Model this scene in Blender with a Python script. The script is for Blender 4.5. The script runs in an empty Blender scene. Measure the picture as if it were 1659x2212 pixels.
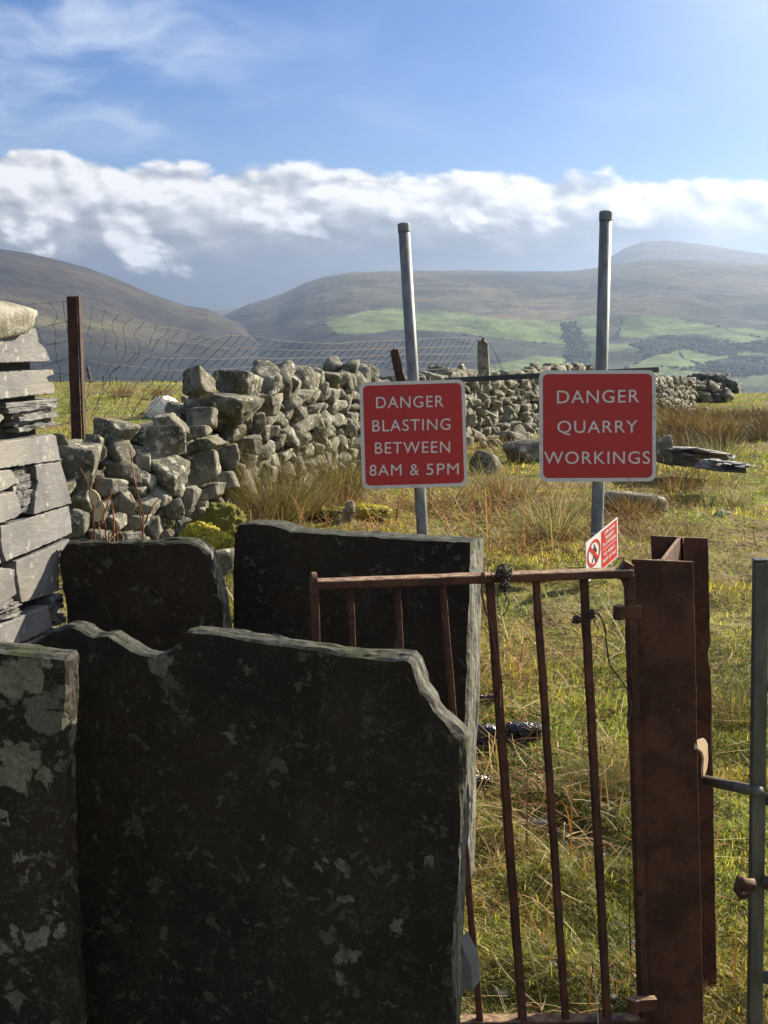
import bpy, bmesh, math, random
import numpy as np
from mathutils import Vector, Matrix

rng = np.random.default_rng(7)
random.seed(7)
R = math.radians
scene = bpy.context.scene
COL = scene.collection

# ------------------------------------------------------------------ camera
PITCH = R(7.3)
VFOV = R(40.5)
cam = bpy.data.cameras.new('camera')
cam.sensor_fit = 'VERTICAL'
cam.sensor_height = 36.0
cam.lens = 18.0 / math.tan(VFOV / 2)
cam.clip_start = 0.05
cam.clip_end = 40000
camo = bpy.data.objects.new('camera', cam)
COL.objects.link(camo)
camo.location = (0, 0, 0)                     # the eye is the origin
camo.rotation_euler = (math.pi / 2 - PITCH, 0, 0)
scene.camera = camo

# ------------------------------------------------------------------ light
SUN_EL, SUN_AZ = R(28.0), R(50.0)             # azimuth to the right of the view
SUNV = Vector((math.sin(SUN_AZ) * math.cos(SUN_EL), math.cos(SUN_AZ) * math.cos(SUN_EL), math.sin(SUN_EL)))
sl = bpy.data.lights.new('sun', 'SUN')
sl.energy = 5.0
sl.angle = R(0.6)
sl.color = (1.0, 0.90, 0.74)
so = bpy.data.objects.new('sun', sl)
COL.objects.link(so)
so.rotation_euler = SUNV.to_track_quat('Z', 'Y').to_euler()
so.location = (20, 20, 30)

scene.view_settings.view_transform = 'Standard'
scene.view_settings.look = 'None'
scene.view_settings.exposure = 1.30
scene.view_settings.gamma = 1
scene.render.engine = 'CYCLES'
scene.cycles.use_denoising = True
scene.cycles.max_bounces = 6
scene.cycles.volume_bounces = 0
scene.cycles.sample_clamp_indirect = 4

# ------------------------------------------------------------------ node helpers
def nd(nt, typ, ins=None, **props):
    n = nt.nodes.new(typ)
    for k, v in props.items():
        setattr(n, k, v)
    for k, v in (ins or {}).items():
        s = n.inputs[k]
        if isinstance(v, bpy.types.NodeSocket):
            nt.links.new(v, s)
        else:
            if s.type == 'RGBA' and len(v) == 3:
                v = (*v, 1)
            s.default_value = v
    return n

class NB:
    def __init__(s, nt):
        s.nt = nt
    def math(s, op, a, b=0.0, c=0.0, clamp=False):
        return nd(s.nt, 'ShaderNodeMath', {0: a, 1: b, 2: c}, operation=op, use_clamp=clamp).outputs[0]
    def mix(s, f, a, b, blend='MIX'):
        n = nd(s.nt, 'ShaderNodeMix', {0: f, 6: a, 7: b}, data_type='RGBA', blend_type=blend)
        return n.outputs[2]
    def noise(s, vec, scale=5., detail=4., rough=.55, dist=0., col=False):
        n = nd(s.nt, 'ShaderNodeTexNoise', {'Vector': vec, 'Scale': scale, 'Detail': detail, 'Roughness': rough, 'Distortion': dist})
        return n.outputs['Color' if col else 'Fac']
    def voro(s, vec, scale, feature='F1', rand=1.0, dim='3D'):
        n = nd(s.nt, 'ShaderNodeTexVoronoi', {'Vector': vec, 'Scale': scale, 'Randomness': rand}, feature=feature, voronoi_dimensions=dim)
        return n.outputs['Distance']
    def rng(s, v, a, b, c=0.0, d=1.0, smooth=True):
        n = nd(s.nt, 'ShaderNodeMapRange', {0: v, 1: a, 2: b, 3: c, 4: d}, clamp=True,
               interpolation_type='SMOOTHSTEP' if smooth else 'LINEAR')
        return n.outputs[0]
    def vmul(s, v, k):
        return nd(s.nt, 'ShaderNodeVectorMath', {0: v, 1: k}, operation='MULTIPLY').outputs[0]
    def vadd(s, v, k):
        return nd(s.nt, 'ShaderNodeVectorMath', {0: v, 1: k}, operation='ADD').outputs[0]
    def xyz(s, x, y, z=0.0):
        return nd(s.nt, 'ShaderNodeCombineXYZ', {0: x, 1: y, 2: z}).outputs[0]
    def sep(s, v):
        return nd(s.nt, 'ShaderNodeSeparateXYZ', {0: v}).outputs
    def bump(s, h, strength=.5, dist=.01, normal=None):
        ins = {'Height': h, 'Strength': strength, 'Distance': dist}
        if normal is not None:
            ins['Normal'] = normal
        return nd(s.nt, 'ShaderNodeBump', ins).outputs[0]

def material(name, build):
    m = bpy.data.materials.new(name)
    m.use_nodes = True
    nt = m.node_tree
    nt.nodes.clear()
    out = nt.nodes.new('ShaderNodeOutputMaterial')
    b = NB(nt)
    b.tc = nt.nodes.new('ShaderNodeTexCoord')
    b.obj = b.tc.outputs['Object']
    b.oi = nt.nodes.new('ShaderNodeObjectInfo')
    b.geo = nt.nodes.new('ShaderNodeNewGeometry')
    b.pos = b.geo.outputs['Position']
    r = build(b)
    if isinstance(r, dict):
        p = nd(nt, 'ShaderNodeBsdfPrincipled', r)
        nt.links.new(p.outputs[0], out.inputs[0])
    else:
        nt.links.new(r, out.inputs[0])
    return m

# ------------------------------------------------------------------ world: sky and clouds
def build_world():
    w = bpy.data.worlds.new('World')
    scene.world = w
    w.use_nodes = True
    nt = w.node_tree
    bg = nt.nodes['Background']
    b = NB(nt)
    sky = nd(nt, 'ShaderNodeTexSky', {}, sky_type='NISHITA', sun_disc=False)
    sky.sun_elevation = SUN_EL
    sky.sun_rotation = SUN_AZ
    sky.altitude = 300
    sky.air_density = 1.0
    sky.dust_density = 0.4
    sky.ozone_density = 3.0
    skyc = nd(nt, 'ShaderNodeHueSaturation', {'Saturation': 1.30, 'Value': 1.0, 'Color': sky.outputs[0]}).outputs[0]
    skyc = b.mix(1.0, skyc, (.58, .63, .84), 'MULTIPLY')
    d = nt.nodes.new('ShaderNodeTexCoord').outputs['Generated']
    x, y, z = b.sep(d)[:3]
    DEG = 57.29578
    az = b.math('MULTIPLY', b.math('ARCTAN2', x, y), DEG * 1.5)     # 1.5 units to the degree
    el = b.math('MULTIPLY', b.math('ARCSINE', z), DEG * 1.5)
    P = b.xyz(b.math('MULTIPLY', az, .1), b.math('MULTIPLY', el, .165), 0.0)
    # high thin veil: wisps up left, milky light toward the sun
    warp = b.noise(P, 1.1, 3, .5, 0, True)
    Pw = b.vadd(P, b.vmul(warp, (1.1, .8, 0)))
    wis = b.noise(b.vmul(Pw, (.55, 1.0, 1)), 1.15, 7, .56)
    wm = b.rng(wis, .40, .72)
    left = b.rng(az, -3., -17.)
    wisp = b.math('MULTIPLY', wm, b.math('ADD', b.math('MULTIPLY', left, .80), .20))
    wisp = b.math('MULTIPLY', wisp, b.rng(el, 9., 13.))
    hz = b.math('MULTIPLY', b.rng(az, 6., 30.), b.rng(el, 8., 22.))
    hz = b.math('MULTIPLY', hz, b.math('ADD', .42, b.math('MULTIPLY', wis, .65)))
    veil = b.math('MAXIMUM', wisp, b.math('MULTIPLY', hz, 1.0))
    WH = 8.2
    col = b.mix(veil, skyc, (WH * .74, WH * .83, WH * 1.0))
    # unseen broken cloud added behind and above the viewer to lift the shade
    back = b.math('MAXIMUM', b.rng(b.math('ABSOLUTE', az), 80., 130.), b.rng(el, 36., 60.))
    cu = b.rng(b.noise(b.vmul(d, (2, 2, 4)), 1.6, 6, .6), .42, .62)
    cu = b.math('MULTIPLY', b.math('MULTIPLY', cu, back), .25)
    col = b.mix(cu, col, (WH * .62, WH * .62, WH * .64))
    # the bank of cloud rolling over the ridge
    el_t = b.math('SUBTRACT', b.math('SUBTRACT', 10.1, b.math('MULTIPLY', az, .026)), b.math('MULTIPLY', b.math('MULTIPLY', az, az), .0008))
    warp2 = b.noise(P, 1.7, 3, .5, 0, True)
    Pc = b.vadd(P, b.vmul(b.vadd(warp2, (-.5, -.5, -.5)), (.16, .16, 0)))
    sx, sy = b.sep(Pc)[:2]
    Ps = b.xyz(b.math('ADD', sx, b.math('MULTIPLY', sy, .18)), b.math('MULTIPLY', sy, 1.1), 0.0)      # folds lean down to the right
    def puffy(p, s0):
        """rounded heads: inverted cell distance at three sizes"""
        a = b.math('SUBTRACT', 1.0, b.voro(p, s0, 'F1', 1.0, '2D'))
        c = b.math('SUBTRACT', 1.0, b.voro(b.vadd(p, (1.7, .4, 0)), s0 * 2.3, 'F1', 1.0, '2D'))
        e = b.math('SUBTRACT', 1.0, b.voro(b.vadd(p, (.3, 2.4, 0)), s0 * 5.1, 'F1', 1.0, '2D'))
        f = b.noise(p, s0 * 4.5, 5, .6)
        return b.math('ADD', b.math('ADD', b.math('MULTIPLY', a, .42), b.math('MULTIPLY', c, .27)), b.math('ADD', b.math('MULTIPLY', e, .12), b.math('MULTIPLY', f, .34)))
    n_a = puffy(Ps, 1.75)                                          # about .55 to .95
    n_b = puffy(b.vadd(Ps, (.07, .12, 0)), 1.75)
    soft = b.noise(Ps, 1.3, 4, .5)
    edge = b.math('ADD', b.math('SUBTRACT', el_t, el), b.math('MULTIPLY', b.math('SUBTRACT', n_a, .72), 2.5))
    def blob(ca, ce, ra, re, ang=0.0):
        dx = b.math('SUBTRACT', az, ca)
        dy = b.math('SUBTRACT', el, ce)
        c, s_ = math.cos(R(ang)), math.sin(R(ang))
        u = b.math('DIVIDE', b.math('ADD', b.math('MULTIPLY', dx, c), b.math('MULTIPLY', dy, s_)), ra)
        v = b.math('DIVIDE', b.math('SUBTRACT', b.math('MULTIPLY', dy, c), b.math('MULTIPLY', dx, s_)), re)
        q = b.math('ADD', b.math('MULTIPLY', u, u), b.math('MULTIPLY', v, v))
        return b.math('SUBTRACT', 1.0, b.math('SQRT', q))
    head = b.math('MAXIMUM', blob(-20.6, 9.2, 2.4, 2.2), 0.0)       # a taller head at the left end
    edge = b.math('ADD', edge, b.math('MULTIPLY', head, 2.6))
    mask = b.rng(edge, -.10, .50)
    lit = b.math('MULTIPLY', b.math('SUBTRACT', n_a, n_b), 2.6)     # relief toward the sun
    depth = b.math('SUBTRACT', el_t, el)
    thick = b.rng(az, -24., 24., 1.15, .72, False)
    base = b.rng(b.math('ADD', depth, b.math('MULTIPLY', b.math('SUBTRACT', soft, .5), 3.4)), b.math('MULTIPLY', thick, .9), b.math('MULTIPLY', thick, 7.2), 1.0, 0.0)
    br = b.math('ADD', b.math('MULTIPLY', base, .86), b.math('MULTIPLY', lit, b.math('ADD', .07, b.math('MULTIPLY', base, .55))))
    puffs = None
    for (ca, ce, ra, re, ang, k) in [(-20., 8.0, 6.4, 3.7, 0, 1.0), (-15.6, 6.3, 5.0, 2.2, -33, 1.0), (-6.9, 7.3, 5.2, 1.7, -16, 1.0),
                                     (-4.0, 6.2, 2.0, .75, -30, .8), (4.6, 7.3, 3.2, 1.6, -40, 1.0), (-1.2, 6.9, 1.9, 1.0, 0, .45),
                                     (9.9, 6.7, 3.0, 1.1, 0, .9), (14.8, 6.9, 2.9, 1.1, -10, 1.0)]:
        e = b.math('ADD', b.math('MULTIPLY', blob(ca, ce, ra, re, ang), 1.0), b.math('MULTIPLY', b.math('SUBTRACT', n_a, .74), 1.35))
        e = b.math('MULTIPLY', b.rng(e, -.10, .55), k)
        puffs = e if puffs is None else b.math('MAXIMUM', puffs, e)
    pl = b.math('MULTIPLY', puffs, b.math('ADD', .86, b.math('MULTIPLY', lit, .55)))
    br = b.math('MAXIMUM', br, pl)
    br = b.math('POWER', b.rng(br, 0.0, .95, 0.0, 1.0, False), 1.6)
    low = b.rng(b.math('ADD', el, b.math('MULTIPLY', b.math('SUBTRACT', soft, .5), 2.5)), 8.0, 3.2)
    dark = b.mix(low, (WH * .17, WH * .205, WH * .26), (WH * .020, WH * .034, WH * .056))
    dark = b.mix(b.math('MULTIPLY', b.rng(az, 4., 24.), .85), dark, (WH * .27, WH * .35, WH * .48))   # lighter toward the sun
    cc = b.mix(br, dark, (WH * 1.10, WH * 1.08, WH * 1.06))
    front = b.rng(b.math('ABSOLUTE', az), 80., 55.)
    col = b.mix(b.math('MULTIPLY', mask, front), col, cc)
    nt.links.new(col, bg.inputs[0])
    bg.inputs[1].default_value = 0.05
build_world()

# ------------------------------------------------------------------ photograph geometry -> world
CX, CY = 829.5, 1106.0
FOC = 1106.0 / math.tan(VFOV / 2)
cp, sp = math.cos(PITCH), math.sin(PITCH)
def ray(u, v):
    X, Yc = (u - CX) / FOC, -(v - CY) / FOC
    return np.array([X, cp + sp * Yc, -sp + cp * Yc])
def atY(u, v, Y):
    d = ray(u, v)
    return d * (Y / d[1])
def onp(u, v, p0, n):
    d = ray(u, v)
    return d * (np.dot(p0, n) / np.dot(d, n))
def pix(p):
    p = np.asarray(p, float)
    x, y, z = p[..., 0], p[..., 1], p[..., 2]
    dep = y * cp - z * sp
    up = y * sp + z * cp
    return CX + FOC * x / dep, CY - FOC * up / dep

# ------------------------------------------------------------------ numpy noise
def _hash(ix, iy, iz):
    h = (ix * 374761393 + iy * 668265263 + iz * 2147483647 * 3 + 1013904223) & 0xFFFFFFFF
    h = ((h ^ (h >> 13)) * 1274126177) & 0xFFFFFFFF
    h = (h ^ (h >> 16))
    return (h & 0xFFFF) / 32767.5 - 1.0
def vnoise(p):
    p = np.asarray(p, float)
    i = np.floor(p).astype(np.int64)
    f = p - i
    f = f * f * (3 - 2 * f)
    out = 0
    for dx in (0, 1):
        wx = f[..., 0] if dx else 1 - f[..., 0]
        for dy in (0, 1):
            wy = f[..., 1] if dy else 1 - f[..., 1]
            for dz in (0, 1):
                wz = f[..., 2] if dz else 1 - f[..., 2]
                out = out + wx * wy * wz * _hash(i[..., 0] + dx, i[..., 1] + dy, i[..., 2] + dz)
    return out
def fbm(p, oct=4, gain=.5):
    p = np.asarray(p, float)
    a, s, t = 1.0, 0.0, 0.0
    for k in range(oct):
        s = s + a * vnoise(p + 17.3 * k)
        t += a
        a *= gain
        p = p * 2.03
    return s / t
def n2(x, y, sc, oct=3, seed=0.0):
    return fbm(np.stack([np.asarray(x) * sc + seed, np.asarray(y) * sc - seed, np.full(np.shape(x), seed + .5)], -1), oct)

# ------------------------------------------------------------------ ground height
GY = [-400, -60, -5, 0, 3.0, 3.4, 4.1, 5.5, 8.3, 14, 25, 40, 55, 70, 90, 200, 500, 900, 20000]
GZ = [-30, -6, -1.76, -1.80, -1.82, -1.775, -1.67, -1.55, -1.41, -1.43, -1.45, -1.50, -1.93, -2.75, -6, -50, -150, -178, -182]
def G(x, y, bumps=True):
    x = np.asarray(x, float); y = np.asarray(y, float)
    yy = np.maximum(y, np.abs(x) * .62)
    yy = np.where(y < 0, y, yy)
    z = np.interp(yy, GY, GZ)
    if bumps:
        k = np.clip((80 - np.abs(y)) / 40, 0, 1)
        z = z + k * (.055 * n2(x, y, 1.2, 3) + .050 * n2(x, y, 3.4, 2, 9.) + .030 * np.clip((14 - np.abs(y)) / 6, 0, 1) * n2(x, y, 8.0, 2, 5.)) 
        k2 = np.clip((y - 10) / 12, 0, 1) * np.clip((90 - y) / 40, 0, 1)
        z = z + k2 * .16 * n2(x, y, .28, 2, 3.)
    sm = lambda t: np.clip(t, 0, 1) ** 2 * (3 - 2 * np.clip(t, 0, 1))
    z = z - .42 * sm((x / np.maximum(y, 1) - .18) / .04) * sm((y - 20) / 16)
    return z
def on_ground(u, v):
    d = ray(u, v)
    ys = np.geomspace(1.5, 80, 500)
    pts = d[None] * (ys / d[1])[:, None]
    below = pts[:, 2] < G(pts[:, 0], pts[:, 1])
    k = int(np.argmax(below)) if below.any() else 499
    y = ys[k]
    return d * (y / d[1])

# ------------------------------------------------------------------ mesh helpers
def mesh_np(name, verts, quads=None, tris=None, cols=None, smooth=True):
    me = bpy.data.meshes.new(name)
    verts = np.asarray(verts, np.float32)
    q = np.asarray(quads, np.int32) if quads is not None and len(quads) else np.zeros((0, 4), np.int32)
    t = np.asarray(tris, np.int32) if tris is not None and len(tris) else np.zeros((0, 3), np.int32)
    me.vertices.add(len(verts))
    me.vertices.foreach_set('co', verts.ravel())
    nl = q.size + t.size
    me.loops.add(nl)
    me.loops.foreach_set('vertex_index', np.concatenate([q.ravel(), t.ravel()]))
    nf = len(q) + len(t)
    me.polygons.add(nf)
    st = np.concatenate([np.arange(len(q)) * 4, q.size + np.arange(len(t)) * 3]).astype(np.int32)
    me.polygons.foreach_set('loop_start', st)
    me.update(calc_edges=True)
    me.validate()
    me.polygons.foreach_set('use_smooth', np.full(len(me.polygons), smooth))
    if cols is not None:
        a = me.color_attributes.new('Col', 'FLOAT_COLOR', 'POINT')
        c = np.ones((len(verts), 4), np.float32)
        c[:, :3] = cols
        a.data.foreach_set('color', c.ravel())
    return me

def wloc(o):
    v = Vector((0, 0, 0))
    while o is not None:
        v = v + o.location
        o = o.parent
    return v
def obj(name, me, mat=None, parent=None, loc=None):
    o = bpy.data.objects.new(name, me)
    COL.objects.link(o)
    if mat is not None and me is not None and hasattr(me, 'materials') and not me.materials:
        me.materials.append(mat)
    if parent is not None:
        o.parent = parent
        o.location = Vector(loc if loc is not None else (0, 0, 0)) - wloc(parent)   # mesh data is in world coordinates unless loc is given
    elif loc is not None:
        o.location = loc
    return o
def tag(o, label=None, cat=None, group=None, kind=None):
    if label: o['label'] = label
    if cat: o['category'] = cat
    if group: o['group'] = group
    if kind: o['kind'] = kind
    return o
def empty(name, loc, label, cat, group=None):
    o = bpy.data.objects.new(name, None)
    COL.objects.link(o)
    o.location = Vector(loc)
    o.empty_display_size = .1
    return tag(o, label, cat, group)

class MB:
    """collects vertices and faces (any polygon) into one mesh"""
    def __init__(s):
        s.v, s.f = [], []
    def add(s, verts, faces):
        o = len(s.v)
        s.v.extend([tuple(map(float, p)) for p in verts])
        s.f.extend([tuple(int(i) + o for i in f) for f in faces])
        return s
    def tube(s, pts, rad, n=6, cap=True):
        pts = [Vector(p) for p in pts]
        m = len(pts)
        rads = rad if hasattr(rad, '__len__') else [rad] * m
        vs, fs = [], []
        prev = None
        for i, p in enumerate(pts):
            t = (pts[min(i + 1, m - 1)] - pts[max(i - 1, 0)])
            if t.length < 1e-9: t = Vector((0, 0, 1))
            t.normalize()
            if prev is None:
                a = t.orthogonal().normalized()
            else:
                a = (prev - t * prev.dot(t))
                a = a.normalized() if a.length > 1e-6 else t.orthogonal().normalized()
            prev = a
            c = t.cross(a)
            for k in range(n):
                th = 2 * math.pi * k / n
                vs.append(p + (a * math.cos(th) + c * math.sin(th)) * rads[i])
        for i in range(m - 1):
            for k in range(n):
                fs.append((i * n + k, i * n + (k + 1) % n, (i + 1) * n + (k + 1) % n, (i + 1) * n + k))
        if cap:
            fs.append(tuple(range(n - 1, -1, -1)))
            fs.append(tuple((m - 1) * n + k for k in range(n)))
        return s.add(vs, fs)
    def bar(s, p0, p1, w, d, wdir=(1, 0, 0), seg=1, rough=0.0, w1=None):
        """rectangular bar from p0 to p1; w along wdir, d along the third axis"""
        p0, p1, wd = Vector(p0), Vector(p1), Vector(wdir)
        t = (p1 - p0).normalized()
        wd = (wd - t * wd.dot(t)).normalized()
        dd = t.cross(wd)
        vs, fs = [], []
        for i in range(seg + 1):
            f = i / seg
            c = p0.lerp(p1, f)
            ww = w if w1 is None else w + (w1 - w) * f
            for a, b_ in ((-1, -1), (1, -1), (1, 1), (-1, 1)):
                j1, j2 = (random.uniform(-rough, rough), random.uniform(-rough, rough))
                vs.append(c + wd * (a * ww / 2 + j1) + dd * (b_ * d / 2 + j2))
        for i in range(seg):
            for k in range(4):
                fs.append((i * 4 + k, i * 4 + (k + 1) % 4, (i + 1) * 4 + (k + 1) % 4, (i + 1) * 4 + k))
        fs.append((3, 2, 1, 0))
        e = seg * 4
        fs.append((e, e + 1, e + 2, e + 3))
        return s.add(vs, fs)
    def prism(s, poly, off):
        """polygon (3-D points) extruded by the vector off"""
        n = len(poly)
        off = np.asarray(off, float)
        vs = [np.asarray(p, float) for p in poly] + [np.asarray(p, float) + off for p in poly]
        fs = [tuple(range(n)), tuple(range(2 * n - 1, n - 1, -1))]
        for k in range(n):
            fs.append((k, n + k, n + (k + 1) % n, (k + 1) % n))
        return s.add(vs, fs)
    def mesh(s, name, smooth=False, bevel=0.0, bseg=2, tri=True, ang=35):
        me = bpy.data.meshes.new(name)
        me.from_pydata(s.v, [], s.f)
        bm = bmesh.new(); bm.from_mesh(me)
        bmesh.ops.recalc_face_normals(bm, faces=bm.faces)
        if bevel > 0:
            ed = [e for e in bm.edges if len(e.link_faces) == 2 and e.calc_face_angle(0) > R(ang)]
            bmesh.ops.bevel(bm, geom=ed, offset=bevel, segments=bseg, profile=.6, affect='EDGES', clamp_overlap=True)
        if tri:
            bmesh.ops.triangulate(bm, faces=[f for f in bm.faces if len(f.verts) > 4])
        bm.to_mesh(me); bm.free()
        me.polygons.foreach_set('use_smooth', np.full(len(me.polygons), bool(smooth)))
        return me
    def build(s, name, mat, parent=None, **kw):
        return obj(name, s.mesh(name, **kw), mat, parent)

_ico = {}
def ico(sub):
    if sub not in _ico:
        bm = bmesh.new()
        bmesh.ops.create_icosphere(bm, subdivisions=sub, radius=1)
        v = np.array([x.co[:] for x in bm.verts]); v /= np.linalg.norm(v, axis=1)[:, None]
        f = np.array([[q.index for q in p.verts] for p in bm.faces])
        bm.free()
        _ico[sub] = (v, f)
    return _ico[sub]
def rock(sub, w, h, d, r, sharp=16, rough=.05, nplanes=9):
    """angular weathered stone: half-planes on a direction sphere, then fractal wear. w: x, d: y, h: z"""
    v, f = ico(sub)
    n = []
    dist = []
    for ax in range(3):
        for sg in (-1, 1):
            a = np.zeros(3); a[ax] = sg
            a = a + r.normal(0, .22, 3)
            n.append(a / np.linalg.norm(a)); dist.append(r.uniform(.80, .96))
    for k in range(nplanes):
        a = r.normal(0, 1, 3)
        n.append(a / np.linalg.norm(a)); dist.append(r.uniform(.82, 1.12))
    n = np.array(n); dist = np.array(dist)
    q = np.clip(v @ n.T / dist, 0, None)
    rad = (q ** sharp).sum(1) ** (-1 / sharp)
    p = v * rad[:, None]
    sd = r.uniform(0, 100, 3)
    p = p + v * (rough * fbm(p * 2.2 + sd, 5, .62))[:, None]
    rid = 1 - np.abs(fbm(p * 3.1 - sd, 3))
    p = p - v * (rough * .5 * np.clip(rid - .82, 0, 1) * 5)[:, None]
    p = p / np.abs(p).max(0)
    return p * np.array([w / 2, d / 2, h / 2]), f
def rotm(rx, ry, rz):
    return np.array((Matrix.Rotation(rz, 3, 'Z') @ Matrix.Rotation(ry, 3, 'Y') @ Matrix.Rotation(rx, 3, 'X')))

# ------------------------------------------------------------------ materials
def lichen_layers(b, vec, col, big=(.30, .31, .25), amt=.55, s1=9., s2=26., s3=60.):
    """pale crusty lichen in irregular rounded patches of several sizes"""
    wv = b.vadd(vec, b.vmul(b.vadd(b.noise(vec, 18, 4, .6, 0, True), (-.5, -.5, -.5)), (.09, .09, .09)))
    def layer(s, lo, hi, thr, seed):
        v = b.vadd(wv, (seed, seed * .7, -seed))
        cell = b.voro(v, s, 'F1')
        gate = b.noise(v, s * .33, 3, .6)
        m = b.rng(b.math('ADD', cell, b.math('MULTIPLY', b.math('SUBTRACT', thr, gate), 2.4)), lo, hi, 1.0, 0.0)
        return m
    m1 = layer(s1, .26, .34, .60 + .10 * (1 - amt), 1.7)
    m2 = layer(s2, .24, .40, .545 + .10 * (1 - amt), 4.1)
    m3 = layer(s3, .22, .46, .51 + .08 * (1 - amt), 7.9)
    grain = b.rng(b.noise(vec, 160, 3, .6), .3, .7, .55, 1.15)
    c1 = b.mix(b.noise(vec, 14, 3), big, (big[0] * .55, big[1] * .6, big[2] * .5))
    m = b.math('MAXIMUM', m1, b.math('MAXIMUM', b.math('MULTIPLY', m2, .8), b.math('MULTIPLY', m3, .32)))
    m = b.math('MULTIPLY', m, grain)
    return b.mix(b.math('MULTIPLY', m, 1.0, 0, True), col, c1), m

def blotch(b, vec, spots, warp=.05):
    """hand-placed patches: list of (x, y, z, radius)"""
    wv = b.vadd(vec, b.vmul(b.vadd(b.noise(vec, 14, 5, .65, 0, True), (-.5, -.5, -.5)), (warp * 2.6,) * 3))
    m = None
    for (x, y, z, r) in spots:
        d = nd(b.nt, 'ShaderNodeVectorMath', {0: wv, 1: (x, y, z)}, operation='DISTANCE').outputs['Value']
        k = b.rng(d, r * 1.12, r * .92)
        m = k if m is None else b.math('MAXIMUM', m, k)
    return m

def slate_dark(spots=(), dense=.5, big=(.20, .205, .165), side=.92, spotc=(.20, .195, .15), hard=1.0):
    def f(b):
        v = b.obj
        n1 = b.noise(v, 3.2, 6, .62)
        n2_ = b.noise(b.vmul(v, (1, 1, .45)), 11, 6, .66, .4)
        col = b.mix(b.rng(n1, .35, .65), (.0165, .0110, .0065), (.030, .0205, .0120))
        col = b.mix(b.rng(n2_, .50, .74), col, (.036, .029, .018))                         # thin algae film
        col = b.mix(b.rng(b.noise(v, 2.1, 4, .6), .60, .78), col, (.035, .022, .014))       # brown iron stain
        col, m = lichen_layers(b, v, col, big, dense, 13., 38., 105.)
        if spots:
            k = blotch(b, v, spots)
            g = b.math('MULTIPLY', b.rng(b.noise(v, 90, 4, .65), .30, .70, .55, 1.1), b.rng(b.noise(v, 30, 5, .7), .36, .56, 1 - hard, 1.0))
            col = b.mix(b.math('MULTIPLY', k, g, 0, True), col, spotc)
        # weathered top faces: paler stone, moss and orange lichen
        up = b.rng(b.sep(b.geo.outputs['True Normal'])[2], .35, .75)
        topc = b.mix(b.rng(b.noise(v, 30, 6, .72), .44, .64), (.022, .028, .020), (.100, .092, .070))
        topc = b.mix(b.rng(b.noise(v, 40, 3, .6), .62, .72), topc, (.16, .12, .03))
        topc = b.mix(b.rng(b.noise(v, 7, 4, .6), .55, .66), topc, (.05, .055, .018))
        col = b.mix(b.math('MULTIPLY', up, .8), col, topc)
        # broken side edges: pale cleaved slate
        sd = b.rng(b.sep(b.geo.outputs['True Normal'])[0], .55, .85)
        e = b.noise(b.vmul(v, (26, 26, 2.2)), 3.0, 5, .65)
        ec = b.mix(b.rng(e, .40, .62), (.07, .064, .046), (.27, .26, .21))
        ec = b.mix(b.rng(b.noise(v, 9, 4), .55, .7), ec, (.10, .11, .06))
        col = b.mix(b.math('MULTIPLY', sd, side), col, ec)
        h = b.math('ADD', b.math('MULTIPLY', b.noise(v, 26, 8, .68), .7), b.math('MULTIPLY', b.noise(b.vmul(v, (1, 1, .3)), 60, 5, .6), .35))
        h = b.math('ADD', h, b.math('MULTIPLY', m, .25))
        return {'Base Color': col, 'Roughness': .82, 'Specular IOR Level': .25, 'Normal': b.bump(h, .42, .010)}
    return f

def slate_block(b):
    v = b.obj
    rnd = b.oi.outputs['Random']
    n = b.noise(v, 6, 6, .6)
    base = b.mix(b.rng(n, .35, .65), (.138, .130, .121), (.200, .190, .174))
    base = b.mix(b.rng(b.noise(b.vadd(v, b.xyz(rnd, rnd, rnd)), 2.2, 3), .50, .68), base, (.235, .215, .175))
    base = nd(b.nt, 'ShaderNodeHueSaturation', {'Value': b.rng(rnd, 0, 1, .86, 1.14, False), 'Color': base}).outputs[0]
    spots = b.rng(b.voro(b.vadd(v, b.vmul(b.noise(v, 30, 3, .5, 0, True), (.03, .03, .03))), 26), .20, .30, 1, 0)
    spots = b.math('MULTIPLY', spots, b.rng(b.noise(v, 9, 3), .45, .56))
    base = b.mix(b.math('MULTIPLY', spots, .55), base, (.42, .40, .33))
    spk = b.rng(b.noise(v, 90, 4, .7), .62, .72)
    base = b.mix(b.math('MULTIPLY', spk, .5), base, (.08, .075, .065))
    h = b.math('ADD', b.noise(b.vmul(v, (1, 1, 4)), 9, 8, .66), b.math('MULTIPLY', b.noise(v, 70, 4, .6), .25))
    return {'Base Color': base, 'Roughness': .8, 'Specular IOR Level': .3, 'Normal': b.bump(h, .5, .012)}

def slate_rough(b):
    v = b.obj
    lay = b.noise(b.vmul(v, (2.2, 2.2, 24)), 3.0, 6, .7, .5)
    base = b.mix(b.rng(lay, .35, .62), (.06, .056, .052), (.25, .238, .215))
    base = b.mix(b.rng(b.noise(v, 14, 4), .58, .68), base, (.38, .36, .29))
    return {'Base Color': base, 'Roughness': .75, 'Normal': b.bump(lay, .9, .03)}

def plain(c, rough=.9, spec=.2):
    return lambda b: {'Base Color': (*c, 1), 'Roughness': rough, 'Specular IOR Level': spec}

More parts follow.
